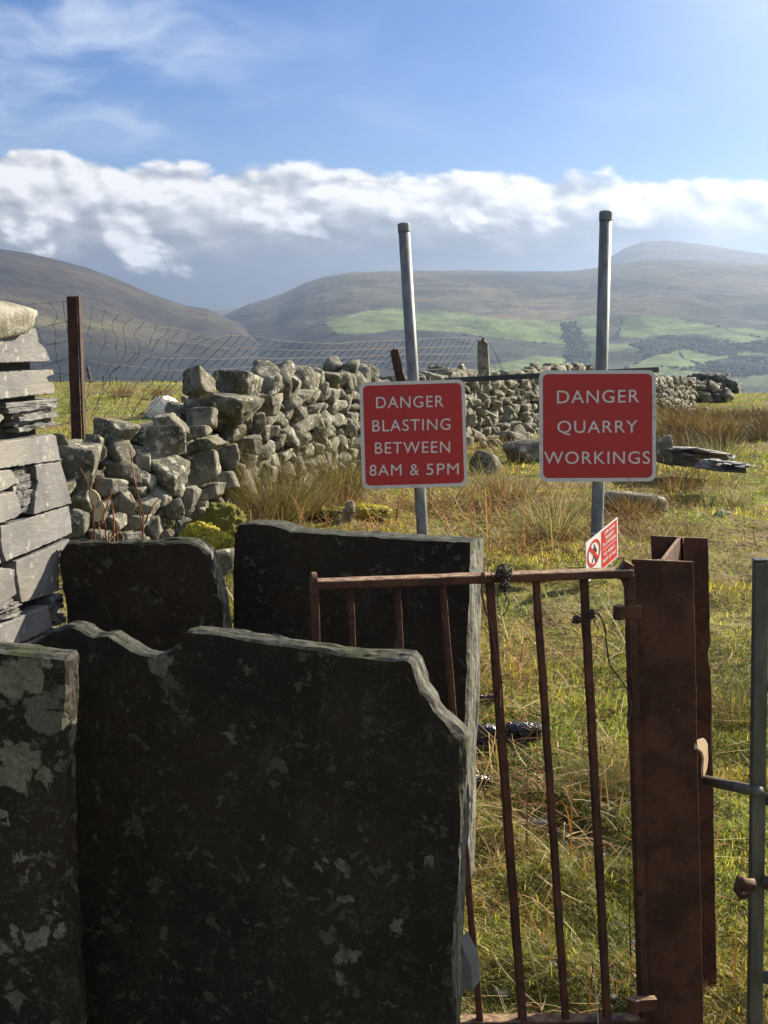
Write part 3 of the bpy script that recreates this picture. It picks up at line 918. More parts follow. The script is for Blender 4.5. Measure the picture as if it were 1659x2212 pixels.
# ------------------------------------------------------------------ stacked slate wall on the left
def slate_wall():
    A = R(10.8)
    d = np.array([math.sin(A), math.cos(A), 0]); n = np.array([math.cos(A), -math.sin(A), 0])
    p0 = P_at_D(152, 1180, 4.45)
    root = empty('slate_wall', (p0[0] - .3, p0[1] - .4, -1.72), 'pale grey wall of stacked cut slate blocks at the left edge', 'slate wall')
    V = lambda u, v: onp(u, v, p0, n)
    r = np.random.default_rng(12)
    B = []
    z1 = lambda *p: Z(1, p)
    z4 = lambda *p: Z(4, p)
    E = -330
    B.append((z1((E, 330), (0, 305), (120, 308), (230, 312), (236, 350), (245, 397), (262, 405), (285, 432), (315, 512), (200, 513), (0, 520), (E, 535)), 'b'))
    B.append((z1((E, 590), (0, 577), (180, 566), (325, 560), (330, 586), (310, 596), (290, 610), (304, 630), (333, 650), (336, 702), (180, 718), (0, 738), (E, 770)), 'b'))
    B.append((z1((45, 770), (110, 755), (345, 745), (349, 820), (352, 898), (250, 912), (130, 930), (118, 870), (112, 815), (70, 790)), 'r'))
    B.append((z1((E, 860), (0, 822), (25, 835), (30, 850), (5, 880), (E, 900)), 'b'))
    B.append((z1((E, 1030), (0, 990), (150, 973), (300, 950), (322, 955), (332, 1000), (346, 1104), (180, 1125), (0, 1152), (E, 1205)), 'b'))
    B.append((z1((E, 1190), (0, 1164), (62, 1163), (80, 1195), (90, 1240), (0, 1288), (E, 1350)), 'b'))
    B.append((z1((82, 1160), (186, 1136), (198, 1225), (206, 1250), (190, 1300), (178, 1400), (122, 1428), (112, 1330), (92, 1262), (92, 1230)), 'r'))
    B.append((z1((194, 1132), (350, 1112), (362, 1160), (392, 1260), (416, 1362), (300, 1396), (184, 1428), (196, 1310), (214, 1240), (204, 1216)), 'b'))
    B.append((z1((E, 1390), (0, 1310), (82, 1290), (100, 1335), (116, 1400), (98, 1440), (0, 1478), (E, 1600)), 'b'))
    B.append((z1((2, 1500), (120, 1468), (300, 1408), (412, 1376), (424, 1450), (432, 1540), (330, 1588), (180, 1650), (34, 1712), (10, 1640), (4, 1560)), 'b'))
    B.append((z1((E, 1640), (-60, 1540), (-12, 1520), (2, 1640), (20, 1722), (-100, 1770), (E, 1850)), 'b'))
    B.append((z4((104, 326), (250, 268), (420, 192), (434, 212), (400, 240), (358, 300), (356, 380), (366, 498), (295, 530), (136, 578), (118, 470), (104, 380)), 'b'))
    B.append((z4((E, 470), (0, 367), (74, 370), (70, 430), (84, 520), (0, 588), (E, 720)), 'b'))
    B.append((z4((318, 548), (372, 520), (386, 590), (398, 690), (345, 700), (330, 640), (312, 600)), 'r'))
    B.append((z4((E, 800), (0, 705), (140, 650), (278, 592), (292, 650), (306, 722), (150, 800), (0, 850), (E, 960)), 'b'))
    B.append((z4((0, 600), (90, 560), (128, 600), (40, 650), (0, 690)), 'r'))
    B.append((z4((E, 990), (0, 868), (160, 812), (400, 720), (440, 800), (450, 900), (200, 960), (E, 1150)), 'b'))
    # courses below, hidden from here by the slabs
    for k in range(5):
        y0, y1 = 985 + k * 190, 1155 + k * 190
        B.append((z4((E, y0 + 195), (200, y0), (330, y0 - 30), (340, y1 - 40), (E, y1 + 190)), 'b'))
        B.append((z4((345, y0 - 34), (470, y0 - 60), (478, y1 - 70), (352, y1 - 42)), 'b'))
    for poly, kind in B:
        P3 = np.array([V(u, v) for u, v in poly])
        s = (P3 - p0) @ d; z = P3[:, 2]
        q = np.stack([s, z], -1)
        out = []
        for a, b_ in zip(q, np.roll(q, -1, 0)):
            m = max(1, int(np.linalg.norm(b_ - a) / .012))
            for k in range(m):
                p = a + (b_ - a) * k / m
                out.append(p + r.normal(0, .0012 if kind == 'b' else .003, 2))
        o = r.uniform(-.006, .010)
        depth = r.uniform(.18, .30)
        mb = MB()
        if kind == 'b':
            mb.prism([p0 + d * a + np.array([0, 0, b_ - p0[2]]) + n * o for a, b_ in out], -n * depth)
        else:                                    # broken, laminated: thin leaves of uneven reach
            zlo, zhi = q[:, 1].min(), q[:, 1].max()
            L = 6
            out = np.array(out)
            for k in range(L):
                a0, a1 = zlo + (zhi - zlo) * k / L, zlo + (zhi - zlo) * (k + 1) / L + .001
                m = (out[:, 1] > a0 - .01) & (out[:, 1] < a1 + .01)
                if m.sum() < 2: continue
                smin, smax = out[m, 0].min(), out[m, 0].max()
                o2 = r.uniform(-.020, .003)
                t = r.uniform(-.025, .025)
                w = smax - smin
                pts = []
                for f in np.linspace(0, 1, 9):
                    pts.append((smin + w * f, a0 + t * w * (f - .5) + r.normal(0, .0015)))
                for f in np.linspace(1, 0, 9):
                    pts.append((smin + w * f, a1 - .002 + t * w * (f - .5) + r.normal(0, .0015)))
                mb.prism([p0 + d * a + np.array([0, 0, b_ - p0[2]]) + n * (o2 + r.uniform(-.004, .004)) for a, b_ in pts], -n * depth * .7)
        mb.build('slate_block', M['block'] if kind == 'b' else M['rough'], root, bevel=.0022, bseg=1, ang=40)
    # dark core behind the joints
    core = MB()
    cor = Z(1, [(-330, 330), (200, 330), (270, 520), (300, 700), (305, 940), (330, 1110), (395, 1370), (408, 1540)]) + Z(4, [(340, 300), (350, 520), (330, 900), (340, 2100), (-330, 2400)])
    core.prism([V(u, v) - n * .05 for u, v in cor], -n * .42)
    core.build('wall_core', M['joint'], root)
    Emin = min(((np.array([V(u, v) for u, v in poly]) - p0) @ d).min() for poly, _ in B)
    z = -1.85
    ztop = V(40, 709)[2] - .006
    while z < ztop - .03:
        h = min(r.uniform(.09, .17), ztop - z)
        cut = r.uniform(.16, .32)
        for a0, a1 in ((.012, cut), (cut + .006, .50)):
            j = r.uniform(-.015, .015)
            q = [p0 * np.array([1, 1, 0]) + d * (Emin - .05 + j) - n * a + np.array([0, 0, zz]) for a, zz in ((a0, z), (a1, z + r.normal(0, .004)), (a1, z + h - .008), (a0, z + h - .008 + r.normal(0, .003)))]
            MB().prism(q, d * .24).build('slate_block', M['block'], root, bevel=.004, bseg=1)
        z += h
    for s0, s1 in ((Emin + .02, Emin + .30), (Emin + .305, -.16)):
        q = [p0 * np.array([1, 1, 0]) + d * a - n * b_ + np.array([0, 0, ztop - .03]) for a, b_ in ((s0, .03), (s1, .03), (s1, .50), (s0, .50))]
        MB().prism(q, (0, 0, .03)).build('slate_block', M['block'], root, bevel=.004, bseg=1)
    # capping boulder with a tuft of moss
    v_, f_ = rock(4, .22, .125, .30, np.random.default_rng(62), 14, .05)
    c = V(14, 684) - n * .07
    me = mesh_np('boulder', v_ @ rotm(0, R(10), R(-10)).T, tris=f_)
    M['paleboulder'] = material('pale_boulder', lambda b: {'Base Color': b.mix(b.rng(b.noise(b.obj, 9, 7, .65), .35, .65), (.20, .175, .12), (.42, .385, .28)), 'Roughness': .9,
                                'Normal': b.bump(b.noise(b.obj, 18, 8, .7), .9, .03)})
    cb = obj('boulder', me, M['paleboulder'], None, c)
    tag(cb, 'pale cream boulder lying on top of the stacked slate wall', 'boulder')
    v_, f_ = rock(3, .10, .030, .10, r, 6, .12)
    mm = obj('moss_tuft', mesh_np('moss', v_, tris=f_), M['mossd'], None, V(32, 708) - n * .05 + np.array([0, 0, .004]))
    tag(mm, 'small dark green moss cushion at the foot of the pale boulder', 'moss')
slate_wall()

# ------------------------------------------------------------------ dry stone wall
WU = np.array([-40, 60, 150, 250, 400, 560, 700, 850, 1000, 1170, 1300, 1420, 1500])
WD = np.array([7.9, 8.2, 8.5, 8.8, 9.4, 10.9, 12.7, 15.2, 18.0, 21.0, 25.0, 31.0, 36.0])
def wall_xy(u):
    """foot of the wall face under pixel column u"""
    D = np.interp(u, WU, WD)
    x = (u - CX) / FOC * D
    y = (D - .15) * 1.0
    return np.array([x, y])
TU = [-40, 60, 130, 180, 240, 285, 320, 360, 400, 425, 470, 520, 560, 600, 622, 650, 700, 740, 770, 800, 850, 900, 950, 1000, 1030, 1060, 1100, 1170, 1200, 1222, 1262, 1300, 1345, 1420, 1500]
TV = [965, 958, 950, 935, 918, 928, 890, 872, 822, 808, 806, 812, 812, 838, 812, 796, 806, 828, 806, 790, 818, 832, 812, 798, 792, 804, 818, 806, 800, 784, 796, 800, 806, 814, 822]
def wall_top(u):
    x, y = wall_xy(u)
    v = np.interp(u, TU, TV)
    return atY(u, v, y)[2]
BOULD = [  # measured stones of the near end (zoom 1): centre, width, height, turn
    (1195, 665, 235, 180, -16), (1430, 650, 270, 165, 14), (1600, 640, 210, 150, 10), (1330, 785, 450, 195, 7), (990, 880, 250, 130, -4), (1210, 852, 195, 140, -15), (980, 990, 235, 215, 12),
    (1165, 937, 190, 80, -8), (1215, 1010, 235, 100, -14), (1400, 935, 180, 130, 0), (1550, 905, 115, 160, 5), (690, 925, 245, 115, 12), (570, 985, 135, 110, 20), (715, 1030, 230, 140, 30), (860, 1110, 125, 130, 15),
    (455, 1140, 240, 300, 10), (570, 1060, 120, 150, 10), (715, 1160, 205, 165, 5), (870, 1213, 130, 90, 10), (985, 1165, 290, 150, 24), (1210, 1150, 285, 200, -20), (1365, 1085, 140, 145, 0), (665, 1262, 155, 115, -8),
    (830, 1287, 120, 75, 5), (950, 1322, 145, 110, 20), (1040, 1288, 115, 85, 0), (735, 1350, 140, 175, -35), (865, 1377, 175, 110, 5), (1030, 1400, 150, 135, -12), (1130, 1335, 100, 140, 10), (500, 1360, 155, 135, 0),
    (590, 1405, 105, 140, 0), (690, 1472, 125, 110, 0), (820, 1472, 150, 105, 0), (920, 1500, 95, 150, -18), (1085, 1490, 95, 130, 0), (1210, 1425, 105, 120, 12), (1250, 1290, 180, 95, -6), (1345, 1235, 150, 100, -14),
    (480, 1485, 120, 160, 0), (1110, 1560, 170, 70, 5), (600, 1560, 150, 90, 0), (780, 1570, 160, 80, 0), (1000, 1560, 130, 90, 0), (350, 1010, 150, 130, -10), (300, 1150, 200, 160, 0), (330, 1300, 180, 150, 0),
    (1480, 790, 120, 80, -10), (1610, 790, 120, 110, 10), (1580, 740, 150, 90, 12), (1500, 1010, 120, 110, 0), (1450, 870, 120, 100, 0)]
def dry_wall():
    r = np.random.default_rng(5)
    base = wall_xy(700)
    root = empty('dry_stone_wall', (base[0], base[1], -1.42), 'long tumbled dry stone wall of grey lichened boulders running behind the left danger sign', 'dry stone wall')
    stones = []                                     # (pixel area, verts, faces, centre)
    def put(c, w, h, dp, rot, tilt, sub, face):
        v, f = rock(sub, w, h, dp, r, r.uniform(15, 44), r.uniform(.06, .12), int(r.integers(3, 7)))
        v = v @ rotm(r.normal(0, .16), rot + r.normal(0, .05), face + r.normal(0, .25)).T
        u, vv = pix(c)
        D = c[1] * cp - c[2] * sp
        stones.append((w * h * (FOC / D) ** 2, v, f, np.asarray(c)))
    # measured ones
    for (zx, zy, zw, zh, turn) in BOULD:
        (u, v), = Z(1, [(zx, zy)])
        xy = wall_xy(u)
        D = np.interp(u, WU, WD)
        lean = np.clip((v - np.interp(u, TU, TV)) / 240, 0, 1) * .42
        w, h = zw * .36 * D / FOC * 1.10, zh * .36 * D / FOC * 1.12
        dp = max(w, h) * r.uniform(.8, 1.1)
        c = atY(u, v, xy[1] - lean + dp * .22)
        put(c, w, h, dp, -R(-turn) if False else R(turn), 0, 4, R(-18))
    # courses of the rest of the face
    us = np.linspace(-40, 1500, 800)
    XY = np.array([wall_xy(u) for u in us])
    seg = np.hypot(*np.diff(XY, axis=0).T)
    S = np.concatenate([[0], np.cumsum(seg)])
    total = S[-1]
    def at_s(s):
        u = np.interp(s, S, us)
        p = np.array([np.interp(s, S, XY[:, 0]), np.interp(s, S, XY[:, 1])])
        q = np.array([np.interp(s + .2, S, XY[:, 0]), np.interp(s + .2, S, XY[:, 1])]) - np.array([np.interp(s - .2, S, XY[:, 0]), np.interp(s - .2, S, XY[:, 1])])
        a = math.atan2(q[1], q[0])
        return u, p, a
    h0 = 0.0
    while h0 < 1.30:
        ch = r.uniform(.10, .17)
        s = r.uniform(0, .2)
        while s < total:
            w = r.uniform(.13, .34) * (1 if r.random() > .12 else 1.5)
            u, p, a = at_s(s + w / 2)
            zb = float(G(p[0], p[1])) - .04
            zt = wall_top(u)
            if zb + h0 + ch * .55 < zt:
                top = zb + h0 + ch > zt - .10
                batter = .10 * h0 / 1.0
                nrm = np.array([math.sin(a), -math.cos(a)])          # toward the viewer
                pc = p - nrm * (batter + r.uniform(-.03, .05) + .10)
                hh = ch * r.uniform(.9, 1.35) * (1.25 if top else 1)
                c = np.array([pc[0], pc[1], zb + h0 + ch * .5 + r.uniform(-.02, .02)])
                if u < 545:
                    pc = pc - nrm * .16                               # fill behind the measured stones
                    c[:2] = pc
                    u2, v2 = pix(c)
                    if v2 - hh * .5 * FOC / c[1] < np.interp(u2, TU, TV) + 16:
                        s += w * .93
                        continue
                sub = 3 if c[1] < 22 else 2
                put(c, w * 1.10, hh * 1.06, r.uniform(.22, .34), r.normal(0, .20 if not top else .22), 0, sub, a)
            s += w * .93
        h0 += ch * .92
    # rubble along the top and the foot
    for k in range(170):
        s = r.uniform(0, total)
        u, p, a = at_s(s)
        if u < 560: continue
        nrm = np.array([math.sin(a), -math.cos(a)])
        w = r.uniform(.16, .34)
        if r.random() < .7:
            pc = p - nrm * r.uniform(.12, .45)
            c = np.array([pc[0], pc[1], wall_top(u) - .04 + r.uniform(-.05, .03)])
        else:
            pc = p + nrm * r.uniform(.0, .5)
            c = np.array([pc[0], pc[1], float(G(pc[0], pc[1])) + w * .15])
        put(c, w, w * r.uniform(.45, .85), w * r.uniform(.7, 1), r.normal(0, .4), 0, 3 if c[1] < 22 else 2, r.uniform(0, 6))
    def vis(st):
        u, v = pix(st[3])
        # hidden behind the signs, the slabs or off the frame
        if u < 120 or u > 1659 or 775 < u < 1012 and v > 820 or 1165 < u < 1425 and v > 800 or v > 1150: return st[0] * .02
        return st[0]
    order = sorted(range(len(stones)), key=lambda k: -vis(stones[k]))
    for k in order[:100]:
        _, v, f, c = stones[k]
        obj('stone', mesh_np('stone', v, tris=f), M['stone'], root, c)
    vs, fs, o = [], [], 0
    for k in order[100:]:
        _, v, f, c = stones[k]
        vs.append(v + c); fs.append(f + o); o += len(v)
    rest = obj('stones', mesh_np('stones', np.concatenate(vs), tris=np.concatenate(fs)), M['stone'], root)
    rest['kind'] = 'stuff'
    # earth and rubble core, so that no daylight shows through the joints
    core = MB()
    ss = np.arange(.0, total, .25)
    prof = []
    for s in ss:
        u, p, a = at_s(s)
        nrm = np.array([math.sin(a), -math.cos(a)])
        zt = wall_top(u) - .16
        zb = float(G(p[0], p[1])) - .2
        o_ = .24 if u > 545 else .40
        for q_ in (p - nrm * (o_ + .06), p - nrm * (o_ + .42)):
            u2, _ = pix(np.array([q_[0], q_[1], zt]))
            zt = min(zt, atY(u2, np.interp(u2, TU, TV), q_[1])[2] - .14)
        f0, f1 = p - nrm * o_ * .85, p - nrm * (o_ + .06)
        b1, b0 = p - nrm * (o_ + .42), p - nrm * (o_ + .55)
        prof.append([(f0[0], f0[1], zb), (f1[0], f1[1], zt), (b1[0], b1[1], zt), (b0[0], b0[1], zb)])
    vs = [q for pr in prof for q in pr]
    fs = []
    for i in range(len(prof) - 1):
        for k in range(3):
            fs.append((i * 4 + k, i * 4 + k + 1, i * 4 + 5 + k, i * 4 + 4 + k))
    fs.append((0, 1, 2, 3)); e = (len(prof) - 1) * 4; fs.append((e + 3, e + 2, e + 1, e))
    core.add(vs, fs).build('wall_core', M['core'], root)
dry_wall()

def single_rock(name, u, v, D, w, h, dp, rot, face, label, cat, mat='stone', sub=4, seed=1, sharp=14, rough=.05, wx=0.0, group=None):
    r = np.random.default_rng(seed)
    vv, f = rock(sub, w, h, dp, r, sharp, rough)
    vv = vv @ rotm(wx, rot, face).T
    o = obj(name, mesh_np(name, vv, tris=f), M[mat], None, P_at_D(u, v, D))
    return tag(o, label, cat, group)
single_rock('boulder', 1046, 1006, 14.5, .36, .34, .5, R(8), .3, 'dark angular boulder just right of the left danger sign', 'boulder', seed=21)
single_rock('boulder', 1150, 975, 15.5, .55, .30, .5, R(-14), .2, 'long grey boulder showing at the left edge of the right danger sign', 'boulder', seed=22)
single_rock('boulder', 1362, 1102, 11.2, .62, .36, .5, R(4), .1, 'big shadowed boulder under the right danger sign', 'boulder', 'stone', seed=29, sharp=7, rough=.09)
single_rock('boulder', 1430, 972, 13.3, .18, .30, .3, 0, .1, 'upright grey stone at the right edge of the right danger sign', 'boulder', seed=24)
# slate heaps on the right
def slate_heap(u0, u1, v0, v1, D, seed, label, n=9):
    r = np.random.default_rng(seed)
    c = P_at_D((u0 + u1) / 2, v1, D)
    root = empty('slate_heap', c, label, 'slate heap', 'heaps of flat slate in the grass')
    W = (u1 - u0) * D / FOC; H = (v1 - v0) * D / FOC
    v, f = rock(4, W * 1.02, H * .80, .75, r, 22, .09, 5)
    obj('slate_bed', mesh_np('slate_bed', v @ rotm(0, R(4), R(6)).T, tris=f), M['rough'], root, np.array(c) + np.array([-W * .04, .15, H * .08]))
    for k in range(n):
        w = W * r.uniform(.30, .62); t = H * r.uniform(.14, .26)
        v, f = rock(4, w, t, r.uniform(.40, .7), r, 24, .07, 5)
        v = v @ rotm(r.normal(0, .05), r.normal(.07, .05), r.normal(0, .3)).T
        fx = (k + .5) / n - .5
        cc = np.array(c) + np.array([fx * W * .72 + r.uniform(-.05, .05) * W, r.uniform(-.12, .1), H * (.40 - .26 * fx + r.uniform(-.1, .1))])
        obj('slate_flake', mesh_np('slate_flake', v, tris=f), M['rough'], root, cc)
slate_heap(1425, 1582, 946, 996, 13.4, 41, 'long heap of flat layered slate just right of the right danger sign', 7)
slate_heap(1535, 1620, 982, 1014, 12.0, 42, 'small stack of thin slates in the grass in front of the longer heap', 6)

# ------------------------------------------------------------------ ruined wall and fence posts on the skyline
def ruin():
    r = np.random.default_rng(8)
    c0 = P_at_D(1500, 862, 40)
    root = empty('ruined_wall', c0, 'distant low ruined stone wall on the skyline to the right of the signs', 'stone wall')
    vs, fs, o = [], [], 0
    for k in range(330):
        u = r.uniform(1415, 1572)
        top = np.interp(u, [1415, 1440, 1480, 1500, 1540, 1572], [842, 838, 828, 826, 832, 848])
        vv = r.uniform(top, 868)
        D = 40 + r.uniform(-.8, .8)
        w = r.uniform(.16, .42)
        v, f = rock(1, w, w * r.uniform(.5, .9), w, r, 10, .06)
        v = v @ rotm(0, r.normal(0, .3), r.uniform(0, 6)).T + P_at_D(u, vv, D)
        vs.append(v); fs.append(f + o); o += len(v)
    st = obj('stones', mesh_np('stones', np.concatenate(vs), tris=np.concatenate(fs)), M['stone'], root)
    st['kind'] = 'stuff'
    vs, fs, o = [], [], 0
    root2 = empty('spoil_heap', P_at_D(1540, 826, 52), 'dark far mound of quarry stone on the crest behind the ruined wall', 'stone heap')
    for k in range(560):
        u = r.uniform(1488, 1585)
        top = np.interp(u, [1480, 1500, 1520, 1560, 1575, 1590], [834, 820, 815, 817, 826, 832])
        vv = r.uniform(top, 848)
        w = r.uniform(.3, .7)
        v, f = rock(1, w, w * .7, w, r, 10, .06)
        v = v @ rotm(0, r.normal(0, .3), r.uniform(0, 6)).T + P_at_D(u, vv, 52 + r.uniform(-1, 1))
        vs.append(v); fs.append(f + o); o += len(v)
    st = obj('stones', mesh_np('stones', np.concatenate(vs), tris=np.concatenate(fs)), M['darkstone'], root2)
    st['kind'] = 'stuff'
    for k, (u, v0, v1, lab) in enumerate([(1456, 827, 846, 'pale far fence post nearest the right danger sign'), (1503, 818, 842, 'pale far fence post at the left foot of the dark mound'),
                                         (1530, 817, 838, 'pale far fence post in front of the middle of the dark mound'), (1563, 822, 852, 'dark far fence post at the right end of the ruined wall')]):
        mb = MB()
        a, b_ = P_at_D(u, v1 + 4, 38.5), P_at_D(u, v0, 38.5)
        mb.bar(a, b_, .075, .075, seg=3, rough=.006)
        tag(mb.build('fence_post', M['wood']), lab, 'fence post', 'far fence posts on the right skyline')
ruin()

def field_fence():
    pts = [(92, 828, 812), (131, 831, 812), (194, 831, 793), (224, 829, 813), (252, 829, 815), (308, 830, 818), (331, 830, 818), (352, 831, 821), (377, 832, 822), (396, 832, 824)]
    c = P_at_D(194, 832, 52)
    root = empty('field_fence', c, 'thin far wire fence along the crest of the green field at left', 'fence')
    tops = []
    for k, (u, v1, v0) in enumerate(pts):
        mb = MB()
        lean = -6 if u == 194 else 0
        w = .11 if u == 194 else .055
        a, b_ = P_at_D(u + (4 if u == 194 else 0), v1 + 6, 52), P_at_D(u + lean, v0, 52)
        mb.bar(a, b_, w, w, seg=2)
        mb.build('fence_post', M['wood'], root)
        tops.append((u, v0))
    mb = MB()
    for f in (.15, .55):
        mb.tube([P_at_D(u, v0 + (v1 - v0) * f, 52) for u, v1, v0 in pts], .008, 4)
    mb.build('fence_wire', M['wire'], root)
field_fence()

# ------------------------------------------------------------------ wire netting fence on the wall
def wire_fence():
    D0, D1, D2 = 9.15, 15.6, 18.6
    foot = P_at_D(170, 985, D0)
    root = empty('wire_fence', foot, 'sagging wire netting fence on posts along the back of the dry stone wall', 'wire fence')
    # rusty channel post
    top, bot = P_at_D(157, 640, D0), P_at_D(170, 1010, D0)
    t = (np.array(bot) - top)
    k = D0 / FOC
    mb = MB()
    mb.bar(top + [-.008, 0, 0], bot + [-.008, 0, 0], 21 * k, .012, seg=14, rough=.0012)
    mb.bar(top + [11.5 * k, .025, 0], bot + [12.5 * k, .025, 0], .014, .075, seg=14, rough=.0012)
    mb.bar(top + [-12 * k, .03, -.004], bot + [-12 * k, .03, 0], .010, .05, seg=14, rough=.001)
    mb.build('fence_post', M['rust'], root, bevel=.002, bseg=1)['label'] = 'rusty steel channel post'
    mb = MB()
    mb.bar(P_at_D(851, 756, D1), P_at_D(872, 850, D1), 16 * D1 / FOC, .06, seg=6, rough=.006, w1=22 * D1 / FOC)
    mb.tube([P_at_D(851, 757, D1), P_at_D(850, 752, D1)], .014, 6)
    mb.build('fence_post', M['rust'], root, bevel=.004)['label'] = 'short leaning dark post'
    mb = MB()
    k = D2 / FOC
    pl = [P_at_D(u, v, D2) for u, v in [(1031, 735), (1044, 734), (1053, 742), (1055, 775), (1058, 830), (1034, 830), (1031, 780)]]
    mb.prism(pl, (.02, .07, 0))
    mb.tube([P_at_D(1043, 735, D2), P_at_D(1044, 729, D2)], .02, 6)
    mb.build('fence_post', M['stone'], root, bevel=.006)['label'] = 'flat stone slab used as a post'
    # netting: rows measured in the photograph
    def zz(k, pts): return Z(k, pts)
    rows = [
        zz(1, [(85, 200), (190, 165), (340, 155), (400, 150), (480, 160), (560, 178), (630, 205), (800, 255), (960, 300), (1090, 320), (1180, 350), (1300, 375), (1350, 357), (1500, 352)]) +
        zz(2, [(200, 848), (380, 858), (560, 866), (660, 855), (800, 850), (950, 845), (1100, 832), (1220, 828), (1390, 832)]),
        zz(1, [(85, 350), (230, 312), (390, 270), (480, 300), (610, 315), (705, 320), (850, 355), (930, 375), (1070, 393), (1190, 405), (1300, 430), (1500, 432)]) +
        zz(2, [(200, 902), (400, 908), (600, 905), (800, 895), (950, 893), (1100, 888), (1250, 884), (1390, 882)]),
        zz(1, [(85, 450), (280, 410), (400, 390), (530, 380), (620, 405), (705, 430), (790, 456), (940, 488), (1010, 495), (1140, 490), (1300, 500), (1500, 486)]) +
        zz(2, [(150, 955), (400, 950), (600, 948), (800, 935), (950, 932), (1100, 930), (1250, 928), (1390, 925)]),
        zz(1, [(200, 560), (330, 515), (400, 492), (500, 490), (570, 515), (655, 530), (725, 535), (880, 548), (950, 560), (1060, 565), (1150, 558), (1280, 560), (1500, 545)]) +
        zz(2, [(150, 1010), (300, 996), (500, 990), (700, 970), (950, 972), (1100, 974), (1250, 972), (1390, 970)]),
        zz(1, [(290, 572), (500, 608), (560, 630), (640, 628), (760, 630), (890, 645), (960, 655), (1060, 650), (1150, 636), (1300, 625), (1500, 605)]) +
        zz(2, [(150, 1066), (300, 1055), (500, 1042), (700, 1022), (950, 1016), (1100, 1018), (1250, 1018), (1390, 1020)]),
        zz(1, [(360, 735), (500, 715), (600, 700), (700, 715), (800, 705), (950, 720), (1060, 700), (1200, 700)]),
        zz(1, [(360, 822), (500, 812), (600, 782), (650, 802), (750, 800), (850, 797), (950, 790)]),
        zz(1, [(360, 890), (500, 865), (600, 872), (650, 866), (730, 856), (860, 850)])]
    def dep(u): return np.interp(u, [0, 157, 853, 1043, 1200], [8.7, D0 + .02, D1 + .02, D2 - .02, 21])
    def node(row, u):
        us = [p[0] for p in row]; vs = [p[1] for p in row]
        return np.interp(u, us, vs)
    r = np.random.default_rng(4)
    mb = MB()
    for row in rows:
        us = np.arange(row[0][0], row[-1][0], 5.0)
        pts = [P_at_D(u, node(row, u) + r.normal(0, .35), dep(u)) for u in us]
        mb.tube(pts, [.0020 * (dep(u) / 9) ** .75 for u in us], 4)
    # vertical stays, leaning and kinked
    u = 40.0
    while u < 1040:
        D = dep(u)
        lean = np.interp(u, [0, 150, 175, 300, 420, 1040], [8, 6, -4, -22, -26, -20])
        pts = []
        uu = u
        for i, row in enumerate(rows):
            if uu < row[0][0] or uu > row[-1][0]:
                if pts: break
                uu += lean * .8
                continue
            pts.append((uu, node(row, uu)))
            step = lean * np.interp(u, [300, 1000], [1.0, .75]) * r.uniform(.5, 1.5) if u < 470 else lean * np.interp(u, [470, 1000], [1.0, .55])
            if u < 430 and i >= 4: step = -abs(step) * .5
            if 175 < u < 330 and i == 1: step = -step * .4
            uu += step
        if len(pts) > 1:
            P = []
            for (a, b_), (c, d) in zip(pts[:-1], pts[1:]):
                kink = r.normal(0, 4.6) if u < 470 else r.normal(0, 1.0)
                for f in (0, .33, .66):
                    P.append(P_at_D(a + (c - a) * f + kink * math.sin(f * math.pi), b_ + (d - b_) * f, dep(a)))
            P.append(P_at_D(*pts[-1], dep(pts[-1][0])))
            mb.tube(P, .0019 * (D / 9) ** .75, 4)
            for (a, b_) in pts:
                if u < 560:
                    c = P_at_D(a, b_, dep(a)); mb.tube([c - np.array([.006, 0, 0]), c + np.array([.006, 0, 0])], .0034, 4)
        u += np.interp(u, [0, 180, 450, 1040], [34, 30, 22, 11.5])
    # torn end of the net past the last post
    for (a, b_) in [((1058, 745), (1086, 800)), ((1050, 735), (1080, 790)), ((1052, 765), (1075, 812))]:
        mb.tube([P_at_D(*a, D2), P_at_D(a[0] * .4 + b_[0] * .6, a[1] * .55 + b_[1] * .45, D2), P_at_D(*b_, D2)], .0026, 4)
    mb.build('wire_mesh', M['wire'], root, smooth=True)
wire_fence()

# ------------------------------------------------------------------ signs
def text_mesh(body, bl, br, capv, n, name, parent, mat, lift, bold=0.0, thick=.0012):
    """lettering whose baseline runs bl-br and whose capitals reach capv (3-D points on the panel)"""
    cu = bpy.data.curves.new(name, 'FONT')
    cu.body = body
    cu.size = 1.0
    cu.offset = bold
    cu.extrude = .5
    cu.space_character = 1.12
    cu.resolution_u = 6
    t = bpy.data.objects.new(name, cu)
    COL.objects.link(t)
    dg = bpy.context.evaluated_depsgraph_get()
    me = bpy.data.meshes.new_from_object(t.evaluated_get(dg))
    bpy.data.objects.remove(t)
    co = np.zeros(len(me.vertices) * 3, np.float32)
    me.vertices.foreach_get('co', co)
    co = co.reshape(-1, 3)
    capset = np.sort(co[:, 1])
    x0, x1 = co[:, 0].min(), co[:, 0].max()
    y0, y1 = 0.0, .729 if body else 1
    y1 = np.percentile(co[:, 1], 99)
    bl, br, capv, n = map(np.asarray, (bl, br, capv, n))
    ex, ey = br - bl, capv - bl
    P = bl + ((co[:, :1] - x0) / (x1 - x0)) * ex + ((co[:, 1:2] - y0) / (y1 - y0)) * ey + n * (lift + (co[:, 2:3] + .5) * thick)
    me.vertices.foreach_set('co', P.astype(np.float32).ravel())
    me.update()
    me.materials.clear()
    return obj(name, me, mat, parent)

def round_rect(c, ex, ey, w, h, rad, seg=7):
    pts = []
    for (sx, sy, a0) in ((1, -1, -90), (1, 1, 0), (-1, 1, 90), (-1, -1, 180)):
        cx_, cy_ = sx * (w / 2 - rad), sy * (h / 2 - rad)
        for k in range(seg + 1):
            a = R(a0 + 90 * k / seg)
            pts.append(np.asarray(c) + ex * (cx_ + rad * math.cos(a)) + ey * (cy_ + rad * math.sin(a)))
    return pts

